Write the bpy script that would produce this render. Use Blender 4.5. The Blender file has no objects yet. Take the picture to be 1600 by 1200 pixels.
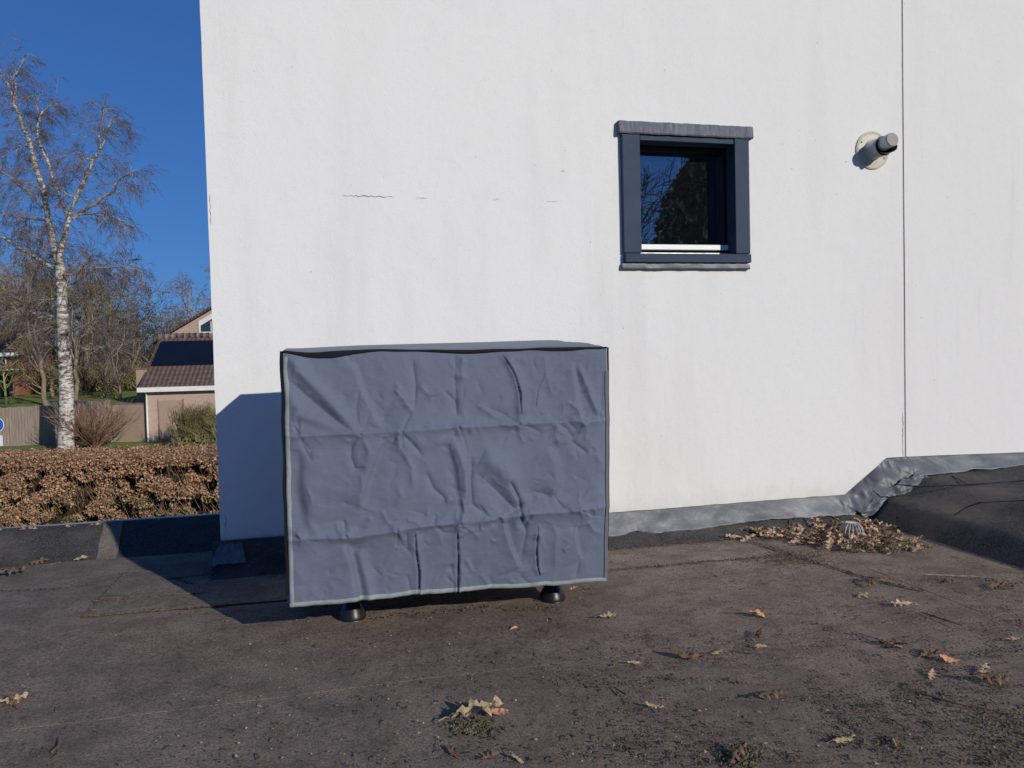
import bpy, math, random
import numpy as np
from mathutils import Vector, Matrix, noise
random.seed(7)
rng = np.random.default_rng(7)
R = math.radians
sc = bpy.context.scene

# ------------------------------------------------------------------ camera
# World frame: X runs along the white wall, Y goes into it, Z up; the flat roof is z = 0,
# the garden ground is 2.6 m below it, the camera is held 1 m above the roof.
FPX = 1200.0; PITCH, ROLL, YAW = R(2.015), R(-1.455), R(13.434)
CAM = np.array([0.0, 0.0, 1.0])
def _axes():
    cp, sp = math.cos(PITCH), math.sin(PITCH)
    f = np.array([0, cp, -sp]); up = np.array([0, sp, cp]); ri = np.array([1.0, 0, 0])
    r2 = ri*math.cos(ROLL)+up*math.sin(ROLL); u2 = -ri*math.sin(ROLL)+up*math.cos(ROLL)
    A = np.array([[math.cos(YAW), math.sin(YAW), 0], [-math.sin(YAW), math.cos(YAW), 0], [0, 0, 1]])
    return A@r2, A@u2, A@f
RI, UP, FW = _axes()
def ray(x, y): return FW*FPX+RI*(x-800)-UP*(y-600)
def onz(x, y, z=0.0):
    d = ray(x, y); return CAM+d*((z-CAM[2])/d[2])
def ony(x, y, Y):
    d = ray(x, y); return CAM+d*((Y-CAM[1])/d[1])
def atd(x, y, D): return CAM+ray(x, y)/FPX*D        # a surveyed point D metres ahead of the camera
cd = bpy.data.cameras.new('camera'); cam = bpy.data.objects.new('camera', cd); sc.collection.objects.link(cam)
cd.sensor_width = 36.0; cd.lens = 27.0; cd.clip_start = 0.05; cd.clip_end = 2000
cam.matrix_world = Matrix(((RI[0], UP[0], -FW[0], CAM[0]), (RI[1], UP[1], -FW[1], CAM[1]), (RI[2], UP[2], -FW[2], CAM[2]), (0, 0, 0, 1)))
sc.camera = cam

# ------------------------------------------------------------------ light
SUN = Vector((0.56, -1.0, 0.442)).normalized()
world = bpy.data.worlds.new('World'); sc.world = world; world.use_nodes = True
wn = world.node_tree.nodes; wl = world.node_tree.links
sky = wn.new('ShaderNodeTexSky'); sky.sky_type = 'NISHITA'; sky.sun_disc = False
sky.sun_elevation = math.asin(SUN.z); sky.sun_rotation = math.atan2(SUN.x, SUN.y)
sky.altitude = 0; sky.air_density = 1.0; sky.dust_density = 0.0; sky.ozone_density = 4.0
bg = wn['Background']; bg.inputs['Strength'].default_value = 0.08
gam = wn.new('ShaderNodeGamma'); gam.inputs[1].default_value = 0.6; wl.new(sky.outputs[0], gam.inputs[0])
tint = wn.new('ShaderNodeMix'); tint.data_type = 'RGBA'; tint.blend_type = 'MULTIPLY'; tint.inputs[0].default_value = 1.0; tint.inputs[7].default_value = (.415, .92, 1.90, 1)
wl.new(gam.outputs[0], tint.inputs[6]); wl.new(tint.outputs[2], bg.inputs['Color'])
sl = bpy.data.lights.new('sun', 'SUN'); sl.energy = 3.28; sl.angle = R(0.53); sl.color = (1.0, 0.945, 0.83)
so = bpy.data.objects.new('sun', sl); sc.collection.objects.link(so)
so.rotation_euler = SUN.to_track_quat('Z', 'Y').to_euler(); so.location = (6, -10, 8)
sc.view_settings.view_transform = 'Standard'; sc.view_settings.look = 'None'
sc.view_settings.exposure = 0.0; sc.view_settings.gamma = 1.0; sc.view_settings.use_curve_mapping = False

# ------------------------------------------------------------------ helpers
def col3(c): return (c[0], c[1], c[2], 1.0)
class N:
    """tiny node helper"""
    def __init__(s, name):
        s.m = bpy.data.materials.new(name); s.m.use_nodes = True
        s.t = s.m.node_tree; s.b = s.t.nodes['Principled BSDF']
        s.tc = s.t.nodes.new('ShaderNodeTexCoord')
    def new(s, k, **kw):
        n = s.t.nodes.new(k)
        for a, v in kw.items(): setattr(n, a, v)
        return n
    def link(s, a, b): s.t.links.new(a, b)
    def mapping(s, scale=(1, 1, 1), rot=(0, 0, 0)):
        m = s.new('ShaderNodeMapping'); m.inputs['Scale'].default_value = scale; m.inputs['Rotation'].default_value = rot
        s.link(s.tc.outputs['Object'], m.inputs[0]); return m.outputs[0]
    def noise(s, scale, detail=4, rough=.55, vec=None, dist=0):
        n = s.new('ShaderNodeTexNoise'); n.inputs['Scale'].default_value = scale; n.inputs['Detail'].default_value = detail
        n.inputs['Roughness'].default_value = rough; n.inputs['Distortion'].default_value = dist
        s.link(vec if vec is not None else s.tc.outputs['Object'], n.inputs['Vector']); return n.outputs[0]
    def ramp(s, fac, stops, interp='LINEAR'):
        r = s.new('ShaderNodeValToRGB'); e = r.color_ramp.elements; r.color_ramp.interpolation = interp
        while len(e) < len(stops): e.new(0.5)
        for i, (p, c) in enumerate(stops):
            e[i].position = p; e[i].color = col3(c) if not isinstance(c, (int, float)) else (c, c, c, 1)
        s.link(fac, r.inputs[0]); return r.outputs[0]
    def mix(s, fac, a, b, mode='MIX'):
        n = s.new('ShaderNodeMix', data_type='RGBA', blend_type=mode)
        for i, v in ((0, fac), (6, a), (7, b)):
            if isinstance(v, (int, float)): n.inputs[i].default_value = v if i == 0 else (v, v, v, 1)
            elif isinstance(v, tuple): n.inputs[i].default_value = col3(v)
            else: s.link(v, n.inputs[i])
        return n.outputs[2]
    def math(s, op, a, b=0.0):
        n = s.new('ShaderNodeMath', operation=op)
        for i, v in ((0, a), (1, b)):
            if isinstance(v, (int, float)): n.inputs[i].default_value = v
            else: s.link(v, n.inputs[i])
        return n.outputs[0]
    def bump(s, h, strength=.5, dist=.01, prev=None):
        n = s.new('ShaderNodeBump'); n.inputs['Strength'].default_value = strength; n.inputs['Distance'].default_value = dist
        s.link(h, n.inputs['Height'])
        if prev is not None: s.link(prev, n.inputs['Normal'])
        s.link(n.outputs[0], s.b.inputs['Normal']); return n.outputs[0]
    def done(s, color, rough=.8, spec=.4, metal=0.0):
        if isinstance(color, tuple): s.b.inputs['Base Color'].default_value = col3(color)
        else: s.link(color, s.b.inputs['Base Color'])
        if isinstance(rough, (int, float)): s.b.inputs['Roughness'].default_value = rough
        else: s.link(rough, s.b.inputs['Roughness'])
        s.b.inputs['Specular IOR Level'].default_value = spec; s.b.inputs['Metallic'].default_value = metal
        return s.m
def simple(name, c, rough=.7, spec=.4, metal=0, var=.25, scale=20, bump=0.2, bscale=120, bdist=.002):
    n = N(name); f = n.noise(scale, 5)
    a = tuple(x*(1-var) for x in c); b = tuple(min(1, x*(1+var)) for x in c)
    n.bump(n.noise(bscale, 4), bump, bdist)
    return n.done(n.ramp(f, [(.3, a), (.7, b)]), rough, spec, metal)

class MB:
    def __init__(s): s.v = []; s.f = []
    def quad(s, a, b, c, d):
        i = len(s.v); s.v += [tuple(a), tuple(b), tuple(c), tuple(d)]; s.f.append((i, i+1, i+2, i+3)); return s
    def poly(s, pts):
        i = len(s.v); s.v += [tuple(p) for p in pts]; s.f.append(tuple(range(i, i+len(pts)))); return s
    def box(s, x0, x1, y0, y1, z0, z1):
        i = len(s.v)
        s.v += [(x, y, z) for z in (z0, z1) for x, y in ((x0, y0), (x1, y0), (x1, y1), (x0, y1))]
        s.f += [(i+3, i+2, i+1, i), (i+4, i+5, i+6, i+7), (i, i+1, i+5, i+4), (i+1, i+2, i+6, i+5), (i+2, i+3, i+7, i+6), (i+3, i, i+4, i+7)]
        return s
    def prism(s, pts, off):           # closed polygon pts extruded by vector off
        i = len(s.v); n = len(pts)
        s.v += [tuple(p) for p in pts]+[tuple(np.array(p)+np.array(off)) for p in pts]
        s.f.append(tuple(range(i, i+n))); s.f.append(tuple(reversed(range(i+n, i+2*n))))
        for k in range(n): s.f.append((i+k, i+n+k, i+n+(k+1) % n, i+(k+1) % n))
        return s
    def grid(s, P):                   # P[r][c] -> points
        i = len(s.v); r = len(P); c = len(P[0])
        s.v += [tuple(float(t) for t in p) for row in P for p in row]
        for a in range(r-1):
            for b in range(c-1):
                k = i+a*c+b; s.f.append((k, k+1, k+c+1, k+c))
        return s
    def tube(s, pts, rad, n=6, cap=True):
        i0 = len(s.v); pts = [Vector(p) for p in pts]; m = len(pts); ref = Vector((0.31, 0.22, 0.93))
        for k in range(m):
            d = (pts[min(k+1, m-1)]-pts[max(k-1, 0)])
            if d.length < 1e-9: d = Vector((0, 0, 1))
            d.normalize()
            if abs(d.dot(ref)) > .95: ref = Vector((0.9, -.3, 0.2))
            a = d.cross(ref).normalized(); b = d.cross(a); r = rad[k] if hasattr(rad, '__len__') else rad
            for j in range(n):
                t = 2*math.pi*j/n; q = pts[k]+a*(r*math.cos(t))+b*(r*math.sin(t)); s.v.append((q.x, q.y, q.z))
        for k in range(m-1):
            for j in range(n):
                a = i0+k*n+j; b = i0+k*n+(j+1) % n; s.f.append((a, b, b+n, a+n))
        if cap: s.f.append(tuple(range(i0, i0+n))); s.f.append(tuple(reversed(range(i0+(m-1)*n, i0+m*n))))
        return s
    def lathe(s, prof, n=32, c=(0, 0, 0), axis='z'):   # prof: (r, h)
        i0 = len(s.v)
        for r, h in prof:
            for j in range(n):
                t = 2*math.pi*j/n; a, b = r*math.cos(t), r*math.sin(t)
                s.v.append((c[0]+a, c[1]+b, c[2]+h) if axis == 'z' else (c[0]+a, c[1]-h, c[2]+b))
        for k in range(len(prof)-1):
            for j in range(n):
                a = i0+k*n+j; b = i0+k*n+(j+1) % n; s.f.append((a, b, b+n, a+n))
        s.f.append(tuple(range(i0, i0+n))); s.f.append(tuple(range(i0+(len(prof)-1)*n, i0+len(prof)*n)))
        return s
    def mesh(s, name, mat, smooth=False):
        me = bpy.data.meshes.new(name); me.from_pydata(s.v, [], s.f); me.update()
        if mat: me.materials.append(mat)
        if smooth: me.polygons.foreach_set('use_smooth', [True]*len(me.polygons))
        return me
    def build(s, name, mat, parent=None, smooth=False):
        o = bpy.data.objects.new(name, s.mesh(name, mat, smooth)); sc.collection.objects.link(o)
        if parent: o.parent = parent
        return o
def tag(o, label=None, cat=None, group=None, kind=None):
    for k, v in (('label', label), ('category', cat), ('group', group), ('kind', kind)):
        if v: o[k] = v
    return o
def empty(name, loc=(0, 0, 0), rz=0, **kw):
    o = bpy.data.objects.new(name, None); sc.collection.objects.link(o); o.location = loc; o.rotation_euler = (0, 0, rz)
    o.empty_display_size = .1
    return tag(o, **kw)
def local(o, root): o.parent = root; return o
def bevel(o, w=.003, seg=2):
    m = o.modifiers.new('bevel', 'BEVEL'); m.width = w; m.segments = seg; m.limit_method = 'ANGLE'; return o
def nz(x, y, z=0.0): return noise.noise(Vector((x, y, z)))
def copy_tree(o, parent=None):
    c = o.copy(); sc.collection.objects.link(c); c.parent = parent
    for ch in list(o.children): copy_tree(ch, c)
    return c

# ------------------------------------------------------------------ materials
def m_render():
    n = N('white_render')
    streak = n.noise(1.0, 6, .6, n.mapping((3.2, 1, .45)))
    blot = n.noise(1.6, 5, .6); fine = n.noise(90, 3, .6)
    c = n.ramp(streak, [(.26, (.70, .685, .675)), (.46, (.785, .78, .77)), (.70, (.81, .81, .80))])
    c = n.mix(n.ramp(blot, [(.35, .0), (.75, .4)]), c, (.745, .735, .73))
    sx = n.new('ShaderNodeSeparateXYZ'); n.link(n.tc.outputs['Object'], sx.inputs[0])
    c = n.mix(n.ramp(n.math('MULTIPLY', sx.outputs[0], .2), [(.20, 0.0), (.75, .55)]), c, (.735, .715, .71))
    # grime spots and a few darker run marks
    v = n.noise(1.0, 8, .75, n.mapping((10, 1, 1.3))); big = n.noise(.9, 2, .5)
    g = n.math('MULTIPLY', n.ramp(v, [(.56, 0.0), (.80, .45)]), n.ramp(big, [(.48, 0.0), (.70, 1.0)]))
    c = n.mix(g, c, (.46, .46, .47))
    c = n.mix(n.ramp(fine, [(.58, 0.0), (.74, .20)]), c, (.54, .54, .53)); c = n.mix(n.ramp(n.noise(26, 5, .75), [(.52, 0.0), (.75, .16)]), c, (.62, .615, .61))
    hz = n.math('ADD', n.math('MULTIPLY', sx.outputs[2], 1.6), n.math('MULTIPLY', n.noise(9, 5, .7), .55)); c = n.mix(n.ramp(hz, [(.45, .42), (.66, 0.0)]), c, (.52, .50, .46))
    pit = n.noise(38, 2, .5); c = n.mix(n.ramp(pit, [(.765, 0.0), (.79, .5)]), c, (.30, .29, .28))
    b = n.bump(n.noise(140, 5, .75), .38, .004); n.bump(n.noise(7, 4, .5), .16, .02, b)
    return n.done(c, .92, .12)
def m_felt(name, dark, light, right_mul=.8):
    n = N(name)
    big = n.noise(.9, 6, .65, dist=.4); mid = n.noise(7, 6, .7); fine = n.noise(120, 5, .85); grit = n.noise(300, 2, .8)
    c = n.ramp(big, [(.30, dark), (.66, light)])
    c = n.mix(n.ramp(mid, [(.40, 0.0), (.66, .7)]), c, tuple(x*.58 for x in dark)); c = n.mix(n.ramp(n.noise(42, 5, .8), [(.36, .7), (.50, 0.0)]), c, tuple(x*.42 for x in dark)); c = n.mix(n.ramp(n.noise(2.6, 5, .7), [(.50, 0.0), (.72, .45)]), c, tuple(min(1, x*1.15) for x in light))
    c = n.mix(n.ramp(fine, [(.40, .75), (.56, 0.0)]), c, tuple(x*.30 for x in dark))
    c = n.mix(n.ramp(grit, [(.62, 0.0), (.75, .6)]), c, tuple(min(1, x*1.8) for x in light))
    # greenish film patches
    alg = n.noise(1.7, 5, .6, n.mapping((1, 1.3, 1), (0, 0, .5)))
    c = n.mix(n.ramp(alg, [(.56, 0.0), (.72, .32)]), c, (.15, .155, .125))
    b = n.bump(n.noise(260, 3, .8), .9, .005); b = n.bump(mid, .5, .012, b); n.bump(big, .3, .03, b)
    return n.done(c, .95, .15)
M = {}
M['render'] = m_render()
M['felt'] = m_felt('bitumen_felt_brown', (.245, .192, .155), (.43, .345, .285))
M['felt_patch'] = m_felt('bitumen_felt_pale', (.25, .205, .165), (.36, .305, .245))
def m_blackfelt(name, k=1.0):
    n = N(name); f = n.noise(3, 6, .7); g = n.noise(150, 4, .85)
    c = n.ramp(f, [(.3, (.042*k, .042*k, .045*k)), (.7, (.080*k, .077*k, .075*k))])
    c = n.mix(n.ramp(g, [(.40, .8), (.54, 0.0)]), c, (.012, .012, .014))
    c = n.mix(n.ramp(g, [(.56, 0.0), (.70, .8)]), c, (.20*k, .19*k, .185*k))
    sp = n.noise(1.6, 6, .75); c = n.mix(n.ramp(sp, [(.48, 0.0), (.66, .65)]), c, (.125*k, .108*k, .092*k))
    b = n.bump(g, 1.0, .006); n.bump(n.noise(14, 5, .7), .6, .018, b)
    return n.done(c, .9, .2)
M['blackfelt'] = m_blackfelt('black_slate_felt', 1.35)
def m_lead():
    n = N('lead_sheet'); f = n.noise(1.0, 5, .6, n.mapping((3, 3, 7), (0, .5, 0))); g = n.noise(60, 5, .7)
    c = n.ramp(f, [(.28, (.085, .09, .105)), (.5, (.145, .15, .165)), (.74, (.215, .22, .235))])
    c = n.mix(n.ramp(g, [(.6, 0.0), (.8, .4)]), c, (.42, .42, .43))
    b = n.bump(n.noise(16, 5, .6), .35, .01); n.bump(g, .25, .003, b)
    return n.done(c, .52, .42, .15)
M['lead'] = m_lead()
def m_lband():
    n = N('lead_band'); f = n.noise(1.0, 6, .75, n.mapping((60, 60, 9))); g = n.noise(9, 5, .7)
    c = n.ramp(f, [(.30, (.085, .09, .115)), (.55, (.15, .16, .20)), (.75, (.27, .27, .29))]); c = n.mix(n.ramp(g, [(.5, 0.0), (.7, .5)]), c, (.12, .125, .155))
    n.bump(n.noise(35, 5, .6), .4, .006); return n.done(c, .7, .2, .1)
M['lead_dark'] = m_lband()
M['casing'] = simple('anthracite_trim', (.039, .059, .098), .62, .16, 0, .12, 9, .15, 260, .001)
M['sashdark'] = simple('sash_paint', (.012, .014, .018), .45, .4, 0, .2, 9, .05)
M['whitebar'] = simple('white_bar', (.85, .85, .84), .35, .5, 0, .03, 9, .02)
M['cream'] = simple('cream_plastic', (.52, .485, .39), .5, .4, 0, .14, 30, .1)
M['greypipe'] = simple('grey_pipe', (.40, .43, .42), .45, .45, 0, .25, 25, .2)
M['greycap'] = simple('grey_cap', (.34, .31, .29), .7, .3, 0, .15, 30, .1)
M['darkpipe'] = simple('sooty_metal', (.035, .037, .04), .5, .4, 0, .4, 30, .2)
M['black'] = simple('black_rubber', (.012, .012, .014), .38, .5, 0, .2, 30, .1)
M['steel'] = simple('zinc_steel', (.62, .60, .56), .3, .5, .9, .15, 60, .2)
M['unit'] = simple('unit_casing', (.10, .10, .11), .5)
M['crack'] = simple('crack_shadow', (.17, .16, .15), .95, .1)
M['mastic'] = simple('mastic_joint', (.25, .22, .21), .8, .2, 0, .3, 60, .3)
M['alu'] = simple('aluminium_trim', (.55, .55, .53), .45, .4, .5, .3, 30, .2)
def m_cloth(name, c):
    n = N(name)
    sp = n.new('ShaderNodeSeparateXYZ'); n.link(n.tc.outputs['Object'], sp.inputs[0])
    def wv(ax, k):
        return n.math('SINE', n.math('MULTIPLY', sp.outputs[ax], k))
    weave = n.math('MULTIPLY', n.math('ADD', wv(0, 1250), wv(2, 1250)), .5)
    f = n.noise(2.2, 5, .6); f2 = n.noise(1.0, 4, .6, n.mapping((26, 3, 150)))
    col = n.ramp(f, [(.3, tuple(x*.92 for x in c)), (.7, tuple(x*1.07 for x in c))])
    col = n.mix(n.ramp(f2, [(.45, 0.0), (.7, .22)]), col, tuple(x*1.28 for x in c))
    b = n.bump(weave, .10, .0006); b = n.bump(f2, .22, .0016, b); n.bump(n.noise(42, 4, .6), .22, .004, b)
    m = n.done(col, .78, .18); n.b.inputs['Sheen Weight'].default_value = .12; return m
M['cloth'] = m_cloth('grey_blue_canvas', (.127, .149, .208))
def m_tape(name, c):
    n = N(name); sp = n.new('ShaderNodeSeparateXYZ'); n.link(n.tc.outputs['Object'], sp.inputs[0])
    w = n.math('SINE', n.math('MULTIPLY', n.math('ADD', sp.outputs[0], sp.outputs[2]), 620)); j = n.noise(60, 3, .7)
    col = n.ramp(n.noise(12, 5, .7), [(.3, tuple(x*.78 for x in c)), (.7, tuple(x*1.12 for x in c))])
    col = n.mix(n.math('MULTIPLY', n.ramp(w, [(.80, 0.0), (.95, .75)]), n.ramp(j, [(.4, .2), (.6, 1.0)])), col, tuple(x*.45 for x in c))
    n.bump(w, .3, .001); return n.done(col, .8, .15)
M['tape'] = m_tape('pale_binding', (.30, .335, .34))
M['nearblack'] = m_cloth('near_black', (.008, .009, .013)); M['tapegrey'] = m_cloth('grey_binding', (.12, .13, .15))
def m_brick(name, c1, c2, mortar, sc_=1.0, bias=.0):
    n = N(name); mp = n.new('ShaderNodeMapping'); mp.inputs['Rotation'].default_value = (R(90), 0, 0)
    n.link(n.tc.outputs['Object'], mp.inputs[0])
    b = n.new('ShaderNodeTexBrick'); n.link(mp.outputs[0], b.inputs[0])
    b.inputs['Color1'].default_value = col3(c1); b.inputs['Color2'].default_value = col3(c2); b.inputs['Mortar'].default_value = col3(mortar)
    b.inputs['Scale'].default_value = 1.0/sc_; b.inputs['Brick Width'].default_value = .22; b.inputs['Row Height'].default_value = .065
    b.inputs['Mortar Size'].default_value = .008; b.inputs['Bias'].default_value = bias
    f = n.noise(1.3, 5, .6); c = n.mix(n.ramp(f, [(.35, .0), (.7, .35)]), b.outputs[0], tuple(x*.75 for x in c1))
    n.bump(n.noise(30, 4), .3, .01)
    return n.done(c, .9, .2)
M['brick'] = m_brick('pale_brick', (.54, .37, .30), (.47, .32, .26), (.54, .46, .40))
M['brick_wall'] = m_brick('tan_brick', (.42, .30, .235), (.36, .26, .20), (.40, .32, .26))
M['brick_red'] = m_brick('red_brick', (.30, .10, .06), (.24, .08, .05), (.3, .2, .16))
def m_tiles():
    n = N('roof_tiles'); sp = n.new('ShaderNodeSeparateXYZ'); n.link(n.tc.outputs['Object'], sp.inputs[0])
    w = n.math('SINE', n.math('MULTIPLY', sp.outputs[0], 2*math.pi/.22)); row = n.math('FRACT', n.math('MULTIPLY', sp.outputs[2], 1/.21))
    h = n.math('ADD', n.math('MULTIPLY', w, .5), row)
    f = n.noise(5, 6, .7); c = n.ramp(f, [(.3, (.085, .058, .052)), (.6, (.16, .115, .10)), (.8, (.33, .29, .26))])
    c = n.mix(n.ramp(row, [(0, .6), (.16, 0.0)]), c, (.03, .022, .02))
    c = n.mix(n.ramp(w, [(0, .0), (.1, .0)]), c, c)
    n.bump(h, .8, .05); return n.done(c, .9, .2)
M['tiles'] = m_tiles()
M['ridge'] = simple('ridge_tile', (.20, .15, .13), .9, .2, 0, .6, 3, .8, 8, .05)
M['white'] = simple('white_paint', (.78, .78, .76), .5, .4, 0, .08, 3, .05)
M['panel'] = simple('solar_glass', (.006, .008, .016), .12, .5, 0, .2, 1, .0)
M['glassdark'] = simple('dark_window', (.03, .05, .06), .1, .6)
def m_wood():
    n = N('weathered_boards'); f = n.noise(1.0, 6, .6, n.mapping((30, 30, 1.5))); c = n.ramp(f, [(.3, (.20, .145, .115)), (.7, (.42, .33, .28))])
    g = n.noise(3.0, 2, .5, n.mapping((2.4, 2.4, .05))); c = n.mix(n.ramp(g, [(.4, 0.0), (.65, .4)]), c, (.26, .22, .2))
    n.bump(f, .3, .01); return n.done(c, .9, .2)
M['wood'] = m_wood()
def m_grass():
    n = N('lawn_grass'); a = n.noise(.35, 6, .65); b = n.noise(14, 6, .8)
    c = n.ramp(a, [(.3, (.17, .22, .045)), (.7, (.25, .30, .08))]); c = n.mix(n.ramp(b, [(.35, .6), (.6, 0.0)]), c, (.11, .13, .045))
    c = n.mix(n.ramp(n.noise(1.3, 5, .7), [(.5, 0.0), (.75, .7)]), c, (.27, .25, .12))
    n.bump(b, .5, .02); return n.done(c, .95, .1)
M['grass'] = m_grass()
def m_birch():
    n = N('birch_bark'); f = n.noise(1.0, 6, .7, n.mapping((3.2, 3.2, 8.5)), 0.6); g = n.noise(1.0, 5, .8, n.mapping((5, 5, 2)))
    c = n.ramp(f, [(.36, (.05, .04, .035)), (.47, (.24, .20, .17)), (.54, (.66, .62, .57))], 'LINEAR')
    c = n.mix(n.ramp(g, [(.5, 0.0), (.68, .55)]), c, (.30, .22, .17))
    n.bump(f, .5, .02); return n.done(c, .8, .2)
M['birch'] = m_birch()
M['limb'] = simple('birch_limb', (.36, .31, .26), .85, .2, 0, .6, 6, .4, 20, .02)
M['twig'] = simple('birch_twig', (.155, .115, .105), .85, .2, 0, .4, 1.2, .1)
M['bark'] = simple('grey_bark', (.235, .19, .135), .95, .1, 0, .45, 3, .6, 12, .04)
M['bare'] = simple('bare_twigs', (.21, .145, .09), .95, .1, 0, .45, .5, .1)
M['bareolive'] = simple('bare_olive_twigs', (.22, .18, .09), .95, .1, 0, .45, .5, .1)
M['baredark'] = simple('bare_dark_twigs', (.085, .065, .05), .95, .1, 0, .45, .5, .1)
M['redstem'] = simple('reddish_stems', (.25, .145, .105), .9, .2, 0, .35, 5, .1)
M['evergreen'] = simple('evergreen_leaf', (.035, .055, .025), .7, .4, 0, .6, 6, .1)
M['yellowbark'] = simple('lichen_bark', (.40, .38, .14), .9, .2, 0, .3, 5, .2)
def m_leaf(name, cs, sc_=28, rough=.75, tr=.0):
    n = N(name); f = n.noise(sc_, 3, .6)
    k = len(cs); c = n.ramp(f, [(.32+.36*i/(k-1), cs[i]) for i in range(k)])
    n.bump(n.noise(90, 4, .6), .4, .004)
    return n.done(c, rough, .25)
M['beech'] = m_leaf('beech_leaf_brown', [(.10, .055, .033), (.31, .17, .098), (.49, .285, .17), (.70, .49, .35)], 17)
M['ivy'] = m_leaf('hedge_green_leaf', [(.07, .075, .03), (.15, .14, .06), (.27, .20, .10)], 8)
M['oak'] = m_leaf('oak_leaf_tan', [(.30, .18, .11), (.55, .37, .24), (.72, .54, .39)], 22)
M['oak_dark'] = m_leaf('oak_leaf_dark', [(.08, .05, .035), (.17, .105, .065), (.28, .18, .11)], 22)
M['oak_orange'] = m_leaf('leaf_orange', [(.45, .20, .10), (.62, .31, .17), (.72, .44, .29)], 22)
M['oak_ochre'] = m_leaf('leaf_ochre', [(.22, .16, .085), (.40, .31, .18), (.52, .43, .27)], 22)
M['moss'] = m_leaf('roof_moss', [(.05, .045, .025), (.11, .10, .05), (.17, .155, .085)], 40)
M['crumb'] = m_leaf('dark_crumbs', [(.045, .033, .026), (.10, .072, .055), (.19, .14, .10)], 60)
M['crumbpale'] = m_leaf('pale_crumbs', [(.16, .11, .08), (.34, .26, .19), (.50, .42, .33)], 60)
M['blue'] = simple('sign_blue', (.02, .12, .55), .4, .5, 0, .05)
M['signwhite'] = simple('sign_white', (.75, .78, .8), .5, .4, 0, .05)
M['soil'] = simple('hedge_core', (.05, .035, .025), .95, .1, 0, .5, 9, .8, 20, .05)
M['bluedark'] = simple('blue_shed_paint', (.03, .05, .12), .6)

# ------------------------------------------------------------------ ground and far setting
GZ = -2.6
def terr(x, y):
    D = x*FW[0]+y*FW[1]
    z = GZ+np.interp(D, [0, 40, 47, 55, 65, 80, 400], [0, 0, .25, 1.0, 1.45, 1.6, 1.6])
    return z+(.04*nz(x*.2, y*.2) if D > 20 else 0)
ys = list(np.concatenate([np.arange(-60, 20, 8), np.arange(20, 100, 2.5), np.arange(100, 700, 40)]))
xs = list(np.concatenate([np.arange(-400, -80, 40), np.arange(-80, 40, 3), np.arange(40, 500, 40)]))
g = MB().grid([[(x, y, terr(x, y)) for x in xs] for y in ys]).build('ground', M['grass'], smooth=True)
tag(g, kind='structure')

# ------------------------------------------------------------------ flat roof we stand on
WY = 3.86                                      # face of the white wall
XS = list(np.arange(-9, 7.01, .2)); YS = list(np.arange(-6, 3.0, .2))+list(np.arange(3.0, 4.45, .1))
def roofz(x, y):
    return .003*nz(x*1.3, y*1.3)+.001*nz(x*4, y*4)
m = MB().grid([[(x, y, roofz(x, y)) for x in XS] for y in YS])
roof = m.build('flat_roof', M['felt'], smooth=True); tag(roof, kind='structure')
def felt_sheet(x0, x1, y0, y1, sd):
    xs2 = np.arange(x0, x1+.001, .05); P = []
    for k, (t, dz) in enumerate([(0, -.004), (0, .0012)]+[(t, .0012) for t in (.06, .2, .4, .6, .8, .94)]+[(1, .0012), (1, -.004)]):
        P.append([(x, (y0 if t < .5 else y1)+(t if t < .5 else t-1)*(y1-y0)+((.010*nz(x*2.2, sd)+.004*nz(x*11, sd)) if t in (0, 1) else 0), roofz(x, y0+t*(y1-y0))+dz) for x in xs2])
    P = [[(P[r_][0][0], P[r_][0][1], P[r_][0][2]-.007)]+P[r_]+[(P[r_][-1][0]+.004, P[r_][-1][1], P[r_][-1][2]-.007)] for r_ in range(len(P))]
    MB().grid(P).build('felt_sheet', M['felt'], roof)
felt_sheet(-9, 2.13, 2.37, 3.31, 1); felt_sheet(-9, -.62, -.6, 1.62, 2); felt_sheet(2.35, 3.1, 1.9, 3.0, 3)
ext = MB().box(-9, 7.2, -6, 4.70, GZ, -.06).build('extension_walls', M['brick_red'])
tag(ext, 'flat roofed brick extension that carries the felt roof deck', 'building')

def sheet_poly(pts, z0, th):       # thin felt sheet with a wavy edge lying on the roof
    out = []
    n = len(pts)
    for i in range(n):
        a = np.array(pts[i][:2]); b = np.array(pts[(i+1) % n][:2]); L = np.linalg.norm(b-a); k = max(2, int(L/.05))
        for j in range(k):
            p = a+(b-a)*j/k; out.append((p[0]+.006*nz(p[0]*9, p[1]*9, 1), p[1]+.006*nz(p[0]*9, p[1]*9, 5), z0))
    return MB().prism(out, (0, 0, th))
p_big = [(-.99, 3.36), (.6, 3.30), (.6, 4.02), (-.99, 4.03)]
o = sheet_poly(p_big, .0045, .002).build('roof_patch', M['felt_patch'])
tag(o, 'large pale felt patch on the roof beside the covered unit, half in its shadow', 'roof patch')
p_small = [(-1.0, 3.60), (-.56, 3.545), (-.58, 3.68), (-.72, 3.71), (-.77, 3.84), (-.55, 3.86), (-.5, 4.0), (-1.0, 4.01)]
o = sheet_poly([(x+.015, y-.01) for x, y in p_small], .0085, .0018).build('roof_patch', M['felt_patch'])
tag(o, 'smaller felt patch lying on top of the large pale patch', 'roof patch')
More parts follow.
